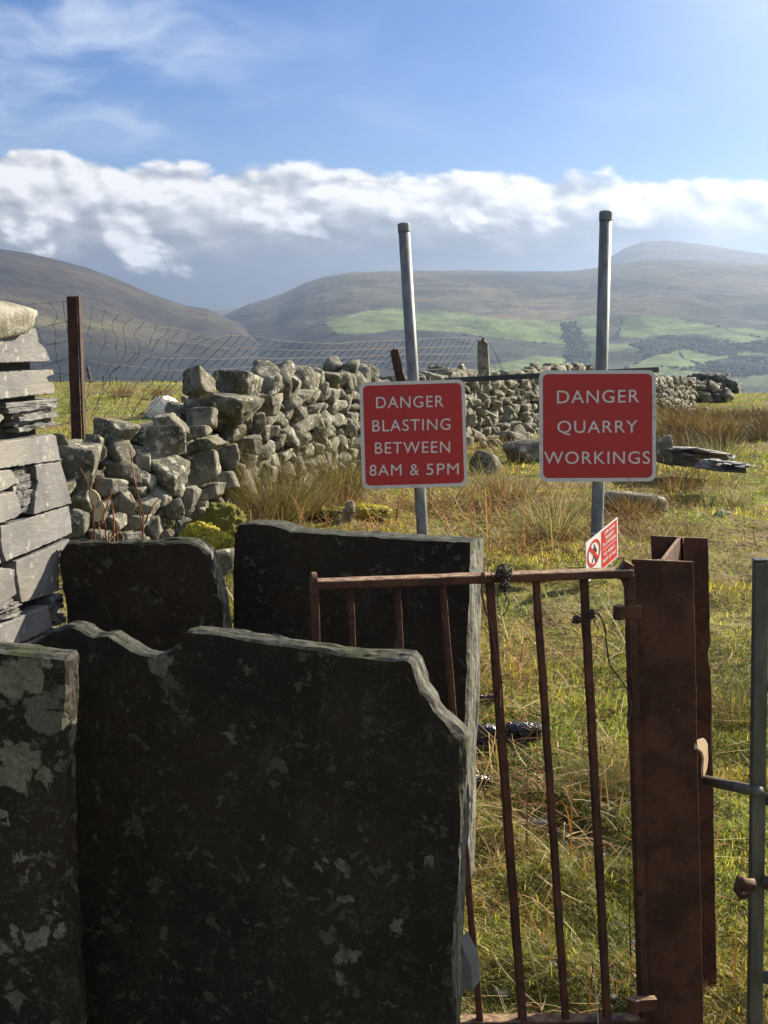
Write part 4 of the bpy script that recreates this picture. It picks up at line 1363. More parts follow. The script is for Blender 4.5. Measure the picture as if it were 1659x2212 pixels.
def danger_sign(corners, D, lines, zk, pole_top, pole_bot, pole_px, label, border, rad_px):
    cs = [P_at_D(u, v, D) for u, v in corners]                       # TL TR BR BL
    c = sum(cs) / 4
    ex = (cs[1] + cs[2] - cs[0] - cs[3]); w = np.linalg.norm(ex) / 2; ex /= np.linalg.norm(ex)
    # the panel hangs upright, turned a little about the pole
    up = (cs[0] + cs[1] - cs[2] - cs[3]); h = np.linalg.norm(up) / 2
    up = up - ex * np.dot(up, ex); up /= np.linalg.norm(up)
    n = np.cross(ex, up)                                             # toward the viewer
    rad = rad_px * D / FOC
    b_ = np.array(pole_bot_ground(pole_bot, D))
    root = empty('danger_sign', b_, label, 'danger sign', 'red danger signs on galvanised poles')
    # pole
    pr = pole_px * D / FOC / 2
    Dp = D + pr + .03
    tp = P_at_D(*pole_top, Dp); bp = P_at_D(*pole_bot, Dp)
    dirp = (tp - bp) / np.linalg.norm(tp - bp)
    L = (bp[2] - float(G(bp[0], bp[1])) + .15) / dirp[2]
    mb = MB(); mb.tube([bp - dirp * L, bp, (bp + tp) / 2, tp - dirp * .05], pr, 20)
    pole = mb.build('pole', M['galv'], root, smooth=True)
    mb = MB(); mb.tube([tp - dirp * .055, tp - dirp * .002, tp + dirp * .004], [pr * 1.09, pr * 1.09, pr * .9], 20)
    mb.build('pole_cap', M['galv'], pole, bevel=.002)
    # back channels and clips
    for f in (.28, -.28):
        q = c + up * h * f - n * .012
        mb = MB().bar(q - ex * w * .42, q + ex * w * .42, .030, .018, wdir=tuple(up))
        mb.build('back_rail', M['galv'], root)
    mb = MB(); mb.prism(round_rect(c, ex, up, w, h, rad), -n * .003)
    panel = mb.build('sign_panel', M['white'], root)
    mb = MB(); mb.prism([p + n * .0012 for p in round_rect(c, ex, up, w - 2 * border * D / FOC, h - 2 * border * D / FOC, rad * .72)], -n * .0010)
    mb.build('red_face', M['red'], panel)
    for body, x0, x1, ycap, ybl, ybr in lines:
        (a, b2, t) = Z(zk, [(x0, ybl), (x1, ybr), (x0, ycap)])
        A, Bp, T = (onp(q[0], q[1], c, n) for q in (a, b2, t))
        text_mesh(body, A, Bp, T, n, 'lettering', panel, M['letter'], .0014)
    return c, ex, up, n, w, h
def pole_bot_ground(pb, D):
    p = P_at_D(*pb, D)
    return (p[0], p[1], float(G(p[0], p[1])))
sgl = danger_sign([(771.4, 827.3), (1001.8, 818.3), (1012.6, 1051.2), (787.2, 1055.9)], 9.1,
    [('DANGER', 782, 1187, 1184, 1252, 1243), ('BLASTING', 760, 1228, 1324, 1392, 1380), ('BETWEEN', 775, 1226, 1457, 1525, 1517), ('8AM', 742, 934, 1592, 1657, 1654), ('&', 985, 1040, 1589, 1653, 1652), ('5PM', 1084, 1278, 1585, 1652, 1648)],
    2, (872, 484), (913, 1155), 25.5, 'red sign reading DANGER BLASTING BETWEEN 8AM & 5PM on a leaning pole', 7.5, 15)
sgr = danger_sign([(1165.5, 802), (1423.5, 797.5), (1410.3, 1041.5), (1164.4, 1039)], 8.45,
    [('DANGER', 393, 885, 1146, 1222, 1216), ('QUARRY', 395, 875, 1328, 1400, 1397), ('WORKINGS', 315, 950, 1512, 1586, 1584)],
    3, (1309, 458), (1288, 1200), 27.0, 'red sign reading DANGER QUARRY WORKINGS above the rusty gate', 8, 16)

# dark bar that joins the two signs
mb = MB()
mb.bar(P_at_D(960, 822, 9.22), P_at_D(1424, 798.5, 8.56), .034, .02, wdir=(0, 0, 1))
tag(mb.build('metal_bar', M['darkmetal'], bevel=.003), 'thin dark bar running behind the tops of the two danger signs', 'metal bar')

# small notice about the right of way
def notice():
    TL, TR = P_at_D(*Z(6, [(430, 245)])[0], 7.70), P_at_D(*Z(6, [(645, 68)])[0], 8.02)
    BL = P_at_D(*Z(6, [(434, 520)])[0], 7.78)
    ex, ey = TR - TL, BL - TL
    n = np.cross(ey, ex); n /= np.linalg.norm(n)
    if np.dot(n, TL) > 0: n = -n
    U = lambda a, b_, l=0.0: TL + ex * a + ey * b_ + n * l
    root = empty('notice_sign', TL + ex * .5 + ey, 'small white and red notice tied crookedly to the pole of the quarry workings sign', 'notice')
    mb = MB(); mb.prism([U(0, 0), U(1, 0), U(1, 1), U(0, 1)], -n * .004)
    pan = mb.build('sign_panel', M['neww'], root)
    mb = MB(); mb.prism([U(.47, .035, .0012), U(.965, .035, .0012), U(.965, .965, .0012), U(.47, .965, .0012)], -n * .0010)
    mb.build('red_face', M['newr'], pan)
    # prohibition ring and bar, walking figure
    mb = MB()
    cx_, cy_, ra, rb = .235, .40, .205, .325
    N = 40
    vs, fs = [], []
    for k in range(N):
        a = 2 * math.pi * k / N
        for f in (1.0, .80):
            for l in (.0004, .0016):
                vs.append(U(cx_ + ra * f * math.cos(a), cy_ + rb * f * math.sin(a), l))
    for k in range(N):
        o, q = k * 4, ((k + 1) % N) * 4
        fs += [(o + 1, q + 1, q + 3, o + 3), (o, o + 1, q + 1, q), (o + 2, q + 2, q + 3, o + 3)]
    mb.add(vs, fs)
    mb.prism([U(cx_ - .150, cy_ - .190, .0020), U(cx_ - .110, cy_ - .250, .0020), U(cx_ + .150, cy_ + .190, .0020), U(cx_ + .110, cy_ + .250, .0020)], -n * .0008)
    mb.build('prohibition_ring', M['newr'], pan)
    mb = MB()
    def poly(pts): mb.prism([U(cx_ + a * .20, cy_ + b_ * .31, .0012) for a, b_ in pts], -n * .0008)
    poly([(.10 + .10 * math.cos(t), -.56 + .11 * math.sin(t)) for t in np.linspace(0, 2 * math.pi, 14, endpoint=False)])
    poly([(-.10, -.42), (.24, -.44), (.30, -.05), (.26, .15), (-.08, .15), (-.12, -.1)])
    poly([(-.08, .14), (.10, .14), (-.06, .45), (-.30, .78), (-.42, .72), (-.20, .40)])
    poly([(.08, .13), (.26, .14), (.24, .45), (.34, .76), (.20, .80), (.10, .46)])
    poly([(.22, -.40), (.34, -.34), (.46, .02), (.38, .10), (.26, -.16)])
    mb.build('walking_figure', M['black'], pan)
    for body, a0, a1, b0, b1 in [('DIM HAWL', .57, .90, .09, .17), ('TRAMWY', .585, .875, .225, .305), ("I'R CYHOEDD", .51, .925, .365, .445), ('NO PUBLIC', .535, .895, .60, .68), ('RIGHT OF WAY', .50, .93, .76, .84)]:
        text_mesh(body, U(a0, b1), U(a1, b1), U(a0, b0), n, 'lettering', pan, M['neww'], .0014, bold=.03, thick=.0006)
    mb = MB(); mb.prism([U(.50, .515, .0018), U(.935, .515, .0018), U(.935, .527, .0018), U(.50, .527, .0018)], -n * .0005)
    mb.build('dividing_line', M['neww'], pan)
    # cable tie round the pole
    cc = P_at_D(1290, 1153, 8.45 + .07)
    mb = MB(); mb.tube([cc + np.array([.041 * math.cos(t), .041 * math.sin(t), .006 * math.sin(t * 2)]) for t in np.linspace(0, 2 * math.pi, 22)], .003, 5)
    mb.build('cable_tie', M['neww'], root)
notice()

# ------------------------------------------------------------------ rusty steel beam post
def beam_post():
    Df = 3.32
    TL, TR = P_at_D(1366, 1208, Df), P_at_D(1498.5, 1214, Df)
    w = np.linalg.norm(TR - TL)
    BLc = P_at_D(1393, 2212, Df * 1.043); BRc = P_at_D(1520, 2212, Df * 1.043)
    ex = (TR - TL) / w
    top, bot = (TL + TR) / 2, (BLc + BRc) / 2
    ax = (top - bot) / np.linalg.norm(top - bot)
    back = np.cross(ax, ex)                                  # away from the viewer
    if back[1] < 0: back = -back
    bot = bot - ax * .30
    depth, tf, tw = .268, .011, .009
    rt = P_at_D((1407 + 1530) / 2, 1151, Df + depth * .985)  # centre of the back flange top
    shift = np.dot(rt - (top + back * depth), ex)
    root = empty('steel_post', (bot[0], bot[1], -1.78), 'heavy rusty I-beam gatepost standing at the right of the gate', 'gatepost')
    r = random.Random(3)
    def flange(center_top, center_bot, off, ragged, name):
        mb = MB()
        N = 60
        vs, fs = [], []
        for i in range(N + 1):
            c = center_bot + (center_top - center_bot) * i / N
            l = w / 2 + (r.uniform(-.0012, .0012)); rr_ = w / 2 + r.uniform(-.0012, .0012)
            if ragged and i in (47, 48): rr_ -= .006
            vs += [c - ex * l + back * off, c + ex * rr_ + back * off, c + ex * rr_ + back * (off + tf), c - ex * l + back * (off + tf)]
        for i in range(N):
            for k in range(4):
                fs.append((i * 4 + k, i * 4 + (k + 1) % 4, i * 4 + 4 + (k + 1) % 4, i * 4 + 4 + k))
        fs += [(3, 2, 1, 0), (N * 4, N * 4 + 1, N * 4 + 2, N * 4 + 3)]
        mb.add(vs, fs)
        return mb.build(name, M['rustbeam'], root, bevel=.0016, bseg=1, ang=60)
    flange(top, bot, 0, False, 'flange')
    topb = rt - back * depth                                  # same axis, back flange offset sideways
    sb = ex * shift
    lift = ax * np.dot(rt - (top + back * depth), ax)
    flange(top + sb * 1.0 + lift, bot + sb, depth - tf, True, 'flange')
    # web between, running askew from one flange to the other, with root fillets
    mb = MB()
    a = top + back * tf; b_ = top + sb + lift + back * (depth - tf)
    a0 = bot + back * tf; b0 = bot + sb + back * (depth - tf)
    mb.add([a - ex * tw / 2, a + ex * tw / 2, b_ + ex * tw / 2, b_ - ex * tw / 2, a0 - ex * tw / 2, a0 + ex * tw / 2, b0 + ex * tw / 2, b0 - ex * tw / 2],
           [(0, 1, 2, 3), (4, 7, 6, 5), (0, 4, 5, 1), (1, 5, 6, 2), (2, 6, 7, 3), (3, 7, 4, 0)])
    for (P1, P0, sg) in ((a, a0, 1), (b_, b0, -1)):
        for s in (-1, 1):
            q = [np.zeros(3), ex * s * .016, ex * s * .006 + back * sg * .003, back * sg * .010 + ex * s * .003, back * sg * .016]
            mb.prism([P0 + ex * s * tw / 2 + k for k in q], P1 - P0)
    mb.build('web', M['rustbeam'], root)
    # lit latch plate bent through the slot
    k = Df / FOC
    D_ = Df + .12
    pl = [(1505, 1601), (1512, 1596), (1519, 1594), (1525, 1598), (1529, 1608), (1530, 1640), (1528, 1658), (1524, 1672), (1520, 1680), (1519, 1664), (1521, 1640), (1518, 1626), (1511, 1619), (1504, 1618)]
    mb = MB(); mb.prism([P_at_D(u, v, Df + .05 + (u - 1504) / 26 * .17) for u, v in pl], (-.006, -.001, -.001))
    mb.build('latch_plate', M['worn'], root, bevel=.0008)['label'] = 'bright worn latch plate'
    for (uv, nm) in (((1346, 1323), 'hinge_lug'), ((1378, 2172), 'hinge_lug')):
        mb = MB()
        p = P_at_D(uv[0], uv[1], Df - .015)
        mb.tube([p + np.array([-.010, 0, -.017]), p + np.array([-.010, 0, .017])], .014, 12)
        mb.bar(p + np.array([-.01, .004, 0]), p + np.array([.045, .012, 0]), .030, .022, wdir=(0, 0, 1))
        mb.build(nm, M['rustbeam'], root, bevel=.002)
    # small bright chip where the paint is off
    return top, bot, ex, back
post = beam_post()

# ------------------------------------------------------------------ rusty pedestrian gate
def gate():
    Dl, Dr = 3.17, 3.31
    def dep(u): return Dl + (Dr - Dl) * (u - 672) / (1362 - 672)
    def g(u, v, f=1.0): return P_at_D(u, v, dep(u) * f)
    root = empty('rusty_gate', P_at_D(1010, 2205, 3.3), 'rusty pedestrian gate of flat bars hung on the I-beam post', 'gate')
    px = 3.25 / FOC
    # top rail: flat bar seen from a little above
    L, Rr = g(676, 1262), g(1362, 1236)
    t = (Rr - L) / np.linalg.norm(Rr - L)
    side = np.cross(np.array([0, 0, 1.0]), t); side /= np.linalg.norm(side)
    mb = MB(); mb.bar(L, Rr, .050, .019, wdir=tuple(side), seg=30, rough=.0007)
    rail = mb.build('top_rail', M['rustbar'], root, bevel=.002, bseg=1)
    # stop plate at the free end
    mb = MB()
    c = L + np.array([-.004, 0, 0])
    prof = [(-.026, -.022), (.026, -.022), (.026, .006)] + [(.026 * math.cos(a), .008 + .020 * math.sin(a)) for a in np.linspace(.1, math.pi - .1, 9)] + [(-.026, .006)]
    mb.prism([c + side * a + np.array([0, 0, b_]) for a, b_ in prof], t * .012)
    mb.build('stop_plate', M['rustbar'], root, bevel=.0015)
    # bars
    for (u0, v0, u1, v1, wpx, dp) in [(679, 1270, 716, 2205, 18, .022), (757, 1268, 800, 2205, 12, .024), (858, 1264, 905, 2205, 13, .024), (955, 1260, 1037, 2205, 14, .024),
                                      (1058, 1258, 1129, 2205, 19, .024), (1158, 1254, 1222, 2205, 16.5, .022), (1261, 1250, 1312, 2205, 18, .022)]:
        A_, B_ = g(u0, v0), P_at_D(u1, v1, dep(u0) * 1.045)
        mb = MB(); mb.bar(A_, B_, wpx * px * .92, dp * .85, wdir=tuple(t), seg=34, rough=.0009)
        mb.build('gate_bar', M['rustbar'], root, bevel=.002, bseg=1)
    A_, B_ = P_at_D(716, 2208, dep(679) * 1.045), P_at_D(1388, 2200, Dr * 1.045)
    mb = MB(); mb.bar(A_, B_, .044, .012, wdir=tuple(side), seg=24, rough=.0007)
    mb.build('bottom_rail', M['rustbar'], root, bevel=.002, bseg=1)
    # hinge stile and curved gusset
    A_, B_ = P_at_D(1360, 1240, Dr), P_at_D(1390, 2204, Dr * 1.045)
    mb = MB(); mb.bar(A_, B_, 20 * px, .03, wdir=tuple(t), seg=30, rough=.0010)
    mb.build('hinge_stile', M['rustbeam'], root, bevel=.002, bseg=1)
    gu = [(1325, 1247), (1340, 1252), (1348, 1262), (1352, 1276), (1355, 1300), (1372, 1300), (1370, 1222), (1352, 1212), (1345, 1222), (1335, 1236)]
    mb = MB(); mb.prism([P_at_D(u, v, Dr - .012) for u, v in gu], (0.0, .03, 0))
    mb.build('gusset', M['rustbeam'], root, bevel=.003)
    return g, dep
gate_g, gate_dep = gate()

# wire tied round the gate
def wire_ball(name, u, v, D, rad, n, label, tails=(), seed=1, thick=.0013, mat='wire'):
    r = np.random.default_rng(seed)
    c = P_at_D(u, v, D)
    mb = MB()
    for k in range(n):
        a = r.normal(0, 1, 3); a /= np.linalg.norm(a)
        b_ = np.cross(a, r.normal(0, 1, 3)); b_ /= np.linalg.norm(b_)
        cc = np.cross(a, b_)
        R1, R2 = rad * r.uniform(.6, 1.1), rad * r.uniform(.35, 1.0)
        off = r.normal(0, .25 * rad, 3)
        span = r.uniform(3, 7)
        st = r.uniform(0, 6)
        mb.tube([c + off + b_ * R1 * math.cos(s) + cc * R2 * math.sin(s) + a * rad * .2 * math.sin(2 * s) for s in np.linspace(st, st + span, 16)], thick, 5)
    for pts in tails:
        P = [P_at_D(p[0], p[1], D + (p[2] if len(p) > 2 else 0)) for p in pts]
        # smooth through the points
        q = []
        for i in range(len(P) - 1):
            p0, p1, p2, p3 = P[max(i - 1, 0)], P[i], P[i + 1], P[min(i + 2, len(P) - 1)]
            for f in np.linspace(0, 1, 6, endpoint=False):
                q.append(.5 * (2 * p1 + (p2 - p0) * f + (2 * p0 - 5 * p1 + 4 * p2 - p3) * f * f + (3 * p1 - p0 - 3 * p2 + p3) * f ** 3))
        q.append(P[-1])
        mb.tube(q, thick * 1.1, 5)
    return tag(mb.build(name, M[mat], smooth=True), label, 'wire', 'tangled wires tied to the gate')
Zt = lambda pts: [(995.4 + p[0] * .24, 1194.5 + p[1] * .24) for p in pts]
wire_ball('tangled_wire', 1088, 1237, 3.22, .020, 26, 'tangle of black wire wound round the top rail of the gate',
          [Zt([(395, 140), (330, 180), (310, 230), (370, 260), (400, 300), (440, 320)]), Zt([(440, 290), (350, 290), (345, 330), (400, 340), (440, 310)]), Zt([(345, 320), (330, 400), (335, 470), (360, 510)]), Zt([(380, 340), (405, 400), (400, 450), (385, 480)]),
           Zt([(400, 380), (430, 440), (420, 490), (400, 540), (365, 570)]), Zt([(310, 170), (280, 170), (280, 210), (330, 240)]), Zt([(350, 170), (400, 130), (450, 110), (475, 150)]), Zt([(390, 130), (410, 85)])], 2, .0011)
wire_ball('tangled_wire', 1089, 1268, 3.20, .012, 14, 'small dark knot of wire hanging under the top rail', [], 9, .0013)
wire_ball('tangled_wire', 1276, 1328, 3.24, .011, 16, 'knot of wire on the last gate bar with a long tail hanging beside the post',
          [Zt([(1190, 545), (1235, 540), (1265, 590), (1300, 680), (1305, 770), (1325, 900), (1340, 1000), (1400, 1090), (1470, 1180), (1510, 1270), (1525, 1350), (1500, 1450), (1505, 1560), (1530, 1640)]),
           Zt([(1230, 545), (1270, 600), (1292, 680), (1310, 790), (1318, 900), (1345, 1020), (1420, 1110), (1490, 1220), (1518, 1300), (1535, 1420), (1500, 1540), (1515, 1620)]),
           Zt([(1150, 590), (1080, 600), (1010, 610), (990, 590)]), Zt([(1080, 560), (1030, 530)]), Zt([(1060, 570), (1005, 545)]), Zt([(1190, 570), (1210, 640), (1240, 680)]), Zt([(1200, 520), (1260, 510)])], 3, .0014)
wire_ball('tangled_wire', 1246, 1338, 3.22, .010, 16, 'black knob of twisted wire on the left of the same gate bar', [], 5, .0016)
wire_ball('tangled_wire', 1040, 1246, 3.20, .004, 3, 'rusty chain and wire strand hanging beside the fifth bar of the gate',
          [Zt([(190, 175), (186, 235), (190, 300), (185, 350), (205, 450), (220, 520), (275, 640), (290, 760), (300, 880), (318, 1000), (340, 1120), (352, 1250), (350, 1400), (340, 1460)]), Zt([(205, 172), (220, 240)]),
           Zt([(285, 700), (300, 800), (316, 900), (330, 1010), (345, 1130), (350, 1280), (345, 1420)])], 6, .0022, 'rustbar')

# ------------------------------------------------------------------ galvanised field gate at the right edge
def field_gate():
    D = 3.0
    T, B_ = P_at_D(1643, 1212, D), P_at_D(1630, 2212, D * 1.04)
    ax = (B_ - T)
    root = empty('field_gate', P_at_D(1640, 2212, 3.12), 'galvanised steel field gate cut off by the right edge of the photo', 'gate')
    px = D / FOC
    w = 30 * px
    mb = MB(); mb.bar(T, B_ + ax * .06, w, w, seg=6)
    mb.build('gate_stile', M['galvd'], root, bevel=.003)
    mb = MB(); mb.bar(T + np.array([0, 0, .001]), T - ax * .0045, w * 1.06, w * 1.06)
    mb.build('stile_cap', M['darkmetal'], root, bevel=.002)
    # rails running off to the right and toward the viewer
    hd = np.array([.88, -.42, 0])
    for v in (1260, 1480, 1725, 1905, 2110):
        p = P_at_D(1650, v, D * 1.02)
        mb = MB(); mb.tube([p, p + hd * 1.5], .0145, 14)
        mb.build('gate_rail', M['galvd'], root, smooth=True)
    # sliding bolt reaching for the beam post
    p0, p1 = P_at_D(1640, 1710, D + .03), P_at_D(1525, 1686, D + .34)
    mb = MB(); mb.tube([p0, p1], .0125, 14)
    mb.build('sliding_bolt', M['galvd'], root, smooth=True)
    # rusty hook pin
    mb = MB()
    q = [P_at_D(u, v, D - .01) for u, v in [(1630, 1912), (1612, 1912), (1602, 1908), (1597, 1898), (1592, 1896)]]
    mb.tube(q, [.014, .015, .015, .011, .006], 10)
    mb.tube([P_at_D(1596, 1904, D - .012), P_at_D(1592, 1922, D - .012), P_at_D(1600, 1934, D - .012), P_at_D(1620, 1928, D - .01)], [.008, .009, .010, .010], 8)
    mb.build('hook_pin', M['rust'], root, smooth=True)
M['galvd'] = material('dull_galvanised_steel', lambda b: {'Base Color': b.mix(b.rng(b.noise(b.vmul(b.obj, (1, 1, .3)), 30, 6, .65), .35, .65), (.075, .068, .052), (.13, .12, .095)), 'Roughness': .55, 'Metallic': .2,
                         'Normal': b.bump(b.noise(b.obj, 120, 3), .2, .002)})
field_gate()

# ------------------------------------------------------------------ vegetation
def ribbons(base, heading, length, width, lift, curl, cols, seg=3, tip=.15, facing=None):
    """curved flat blades. base (N,3); heading angle; lift = start elevation, curl = change of elevation along it"""
    N = len(base)
    hx, hy = np.cos(heading), np.sin(heading)
    sx, sy = -hy, hx
    if facing is not None:
        sx, sy = np.cos(facing), np.sin(facing)
    P = base.copy()
    rows = []
    el = lift.copy()
    for k in range(seg + 1):
        wk = width * (1 - (1 - tip) * (k / seg) ** 1.4) / 2
        rows.append(np.stack([P + np.stack([sx * wk, sy * wk, 0 * wk], -1), P - np.stack([sx * wk, sy * wk, 0 * wk], -1)], 1))
        step = length / seg
        P = P + np.stack([hx * np.cos(el) * step, hy * np.cos(el) * step, np.sin(el) * step], -1)
        el = el + curl / seg
    V = np.stack(rows, 1).reshape(-1, 3)
    n = (seg + 1) * 2
    o = (np.arange(N) * n)[:, None]
    q = []
    for k in range(seg):
        q.append(np.stack([o[:, 0] + 2 * k, o[:, 0] + 2 * k + 1, o[:, 0] + 2 * k + 3, o[:, 0] + 2 * k + 2], -1))
    Q = np.stack(q, 1).reshape(-1, 4)
    return V, Q, np.repeat(cols, n, axis=0)
class Strands:
    def __init__(s): s.v, s.q, s.c, s.n = [], [], [], 0
    def add(s, V, Q, C):
        s.v.append(V); s.q.append(Q + s.n); s.c.append(C); s.n += len(V)
    def build(s, name, mat, parent=None):
        return obj(name, mesh_np(name, np.concatenate(s.v), np.concatenate(s.q), cols=np.concatenate(s.c)), mat, parent)

def straw_map(x, y):
    """0 = green turf, 1 = dead straw"""
    s = .29 + .9 * n2(x, y, .55, 4, 12.) + .25 * n2(x, y, 2.4, 3, 4.)
    ang = x / np.maximum(y, .1)
    s = s + np.interp(ang, [-.1, .10, .17, .22, .3], [.14, .12, -.04, -.30, -.34])      # greener track on the right
    s = s + np.interp(y, [3, 6, 7.5, 12, 20, 30, 45], [.0, -.06, .12, .16, .12, .05, .05])
    s = np.where((ang < -.08) & (y > 9), s - .28, s)
    return np.clip(s, 0, 1)
GREEN = np.array([[.21, .26, .032], [.29, .30, .058], [.12, .155, .022], [.39, .38, .080], [.28, .265, .042]])
STRAW = np.array([[.42, .33, .15], [.54, .44, .23], [.32, .215, .09], [.48, .42, .20], [.24, .135, .055]])
def in_slabs(x, y):
    return (x < .20) & (y > 1.9) & (y < 4.6)
def turf(N, seed, y0, y1, hmul=1.0, wmul=1.0, half=.34):
    r = np.random.default_rng(seed)
    y = 1 / r.uniform(1 / y1, 1 / y0, N)
    x = r.uniform(-half, half, N) * y
    # keep off places nobody can see
    keep = np.ones(N, bool)
    wl = np.interp(y, WD, (WU - CX) / FOC * WD)                       # wall line
    keep &= ~((x > wl - .75) & (x < wl + .05) & (y > 8.2) & (y < 24))
    hid = in_slabs(x, y)
    keep &= ~(hid & (r.random(N) > .15))
    x, y = x[keep], y[keep]
    clump = n2(x, y, 3.2, 3, 30.)
    bare = n2(x, y, 1.7, 3, 44.)
    k = (r.random(len(x)) < np.clip(.85 + 1.1 * bare + clump * .7, .12, 1))
    x, y, clump = x[k], y[k], clump[k]
    N = len(x)
    z = G(x, y) - .004
    st = straw_map(x, y)
    dead = r.random(N) < st * .85
    gi = GREEN[r.integers(0, len(GREEN), N)]; si = STRAW[r.integers(0, len(STRAW), N)]
    c = np.where(dead[:, None], si, gi)
    patch = np.clip(1 + 1.0 * n2(x, y, 1.3, 4, 60.), .35, 1.8)[:, None]
    c = c * (1 + np.clip(n2(x, y, 2.2, 3, 81.), -.5, .5)[:, None] * np.array([.7, .1, -.5]))
    c = c * patch * r.uniform(.7, 1.25, (N, 1))
    sc = (y / 3.5) ** .42
    L = r.uniform(.026, .062, N) * sc * hmul * np.clip(1 + 1.1 * clump, .45, 2.4)
    W = r.uniform(.0018, .0042, N) * (y / 3.5) ** .65 * wmul
    hd = r.uniform(0, 2 * math.pi, N)
    wind = n2(x, y, .9, 2, 70.) * 3
    hd = np.where(r.random(N) < .5, wind, hd)
    lift = r.uniform(.45, 1.5, N); lift = np.where(dead, lift * .65, lift)
    curl = -r.uniform(.4, 3.0, N)
    return ribbons(np.stack([x, y, z], -1), hd, L, W, lift, curl, c, 3)
S = Strands()
S.add(*turf(260000, 1, 2.2, 60))
S.add(*turf(240000, 2, 2.6, 9, .62, .9, .36))
S.add(*turf(70000, 3, 14, 62, 1.0, 1.3, .40))
tag(S.build('grass', M['blade']), 'short green and straw coloured upland turf over the whole field', 'grass', kind='stuff')

# dead bracken and straw litter lying over the turf
def litter(N, seed):
    r = np.random.default_rng(seed)
    y = 1 / r.uniform(1 / 24, 1 / 2.9, N * 3)
    x = r.uniform(-.12, .31, N * 3) * y
    p = np.clip(.30 + 1.3 * n2(x, y, .8, 3, 15.), .03, 1) * np.interp(x / y, [-.12, .10, .15, .20, .30], [1, 1, .75, .28, .12]) * np.interp(y, [2.9, 7, 9, 24], [1, .9, 1.5, 1.6])
    wl = np.interp(y, WD, (WU - CX) / FOC * WD)
    k = (r.random(N * 3) < p) & ~((x < wl + .15) & (y > 8.2)) & ~in_slabs(x, y)
    x, y = x[k][:N], y[k][:N]
    N = len(x)
    cols = np.array([[.44, .32, .15], [.40, .24, .10], [.30, .145, .060], [.56, .45, .24], [.26, .115, .045], [.16, .08, .035]])
    c = cols[r.integers(0, len(cols), N)] * r.uniform(.7, 1.15, (N, 1))
    L = r.uniform(.05, .26, N) * np.interp(y, [3, 10], [1, 1.6])
    W = r.uniform(.0022, .0056, N) * (y / 4) ** .6
    z = G(x, y) + r.uniform(.005, .06, N)
    up = r.random(N) < .16
    lift = np.where(up, r.uniform(.4, 1.4, N), r.normal(.05, .22, N))
    curl = r.normal(-.15, .5, N)
    return ribbons(np.stack([x, y, z], -1), r.uniform(0, 2 * math.pi, N), L, W, lift, curl, c, 4, .55)
S = Strands()
S.add(*litter(6000, 4))
def tangles(seed):
    r = np.random.default_rng(seed)
    B_, H_, L_, C_ = [], [], [], []
    cols = np.array([[.30, .14, .055], [.22, .095, .040], [.42, .25, .11], [.15, .07, .032], [.50, .36, .18], [.10, .055, .025]])
    for (u, v, wd, n) in [(955, 1092, .55, 420), (1020, 1120, .6, 380), (1085, 1100, .55, 420), (1150, 1135, .5, 300), (1385, 1095, .5, 480), (1345, 1150, .5, 380), (1400, 1150, .4, 260), (1255, 1150, .45, 300), (860, 1105, .5, 300),
                          (1030, 990, .6, 300), (1100, 985, .7, 420), (1440, 1040, .6, 300), (1190, 1190, .45, 260), (1075, 1205, .4, 260), (1300, 1215, .35, 240), (700, 1120, .4, 260), (1480, 1060, .5, 220), (1250, 1420, .3, 160), (1090, 1560, .3, 200), (1100, 1700, .28, 220)]:
        p = on_ground(u, v)
        n = int(n * .6)
        x = p[0] + r.normal(0, wd * .5, n); y = p[1] + r.normal(0, wd * .55, n)
        B_.append(np.stack([x, y, G(x, y) + np.abs(r.normal(0, .05, n))], -1)); H_.append(r.uniform(0, 6.3, n)); C_.append(cols[r.integers(0, 6, n)] * r.uniform(.65, 1.2, (n, 1)))
        L_.append(r.uniform(.08, .38, n) * np.clip(p[1] / 8, .55, 1.1))
    B_, H_, L_, C_ = map(np.concatenate, (B_, H_, L_, C_))
    N = len(B_)
    return ribbons(B_, H_, L_, r.uniform(.002, .0048, N) * (B_[:, 1] / 5) ** .6, np.abs(r.normal(.25, .35, N)), r.normal(-.7, .7, N), C_, 4, .5)
S.add(*tangles(77))
tag(S.build('dead_bracken', M['dead']), 'dry broken bracken stalks and straw scattered over the grass', 'bracken', kind='stuff')

# brown rough growth on the right toward the skyline
def rough_band(N, seed):
    r = np.random.default_rng(seed)
    y = r.uniform(16, 30, N)
    a = r.uniform(.175, .42, N)
    x = a * y
    ed = np.interp(y, [16, 18.5, 22, 30], [.215, .27, .42, .5])
    k = (a < ed + .04 * n2(x, y, .8, 3, 5.)) & (n2(x, y, .42, 3, 8.) > -.28)
    x, y = x[k], y[k]; N = len(x)
    cols = np.array([[.105, .066, .032], [.070, .046, .024], [.18, .125, .060], [.050, .042, .02], [.075, .068, .026]])
    c = cols[r.integers(0, len(cols), N)] * np.clip(1 + .7 * n2(x, y, .6, 3, 9.), .35, 1.5)[:, None]
    L = r.uniform(.12, .42, N) * np.clip(1 + 1.2 * n2(x, y, .5, 3, 3.), .4, 1.9) * np.interp(y, [18, 30], [1, .55])
    return ribbons(np.stack([x, y, G(x, y)], -1), r.uniform(0, 6.3, N), L, r.uniform(.006, .014, N), r.uniform(.5, 1.5, N), -r.uniform(.1, 1.6, N), c, 3)
S = Strands()
S.add(*rough_band(34000, 5))
tag(S.build('dead_rushes', M['dead']), 'brown band of dead rushes and bracken below the skyline on the right', 'rushes', kind='stuff')

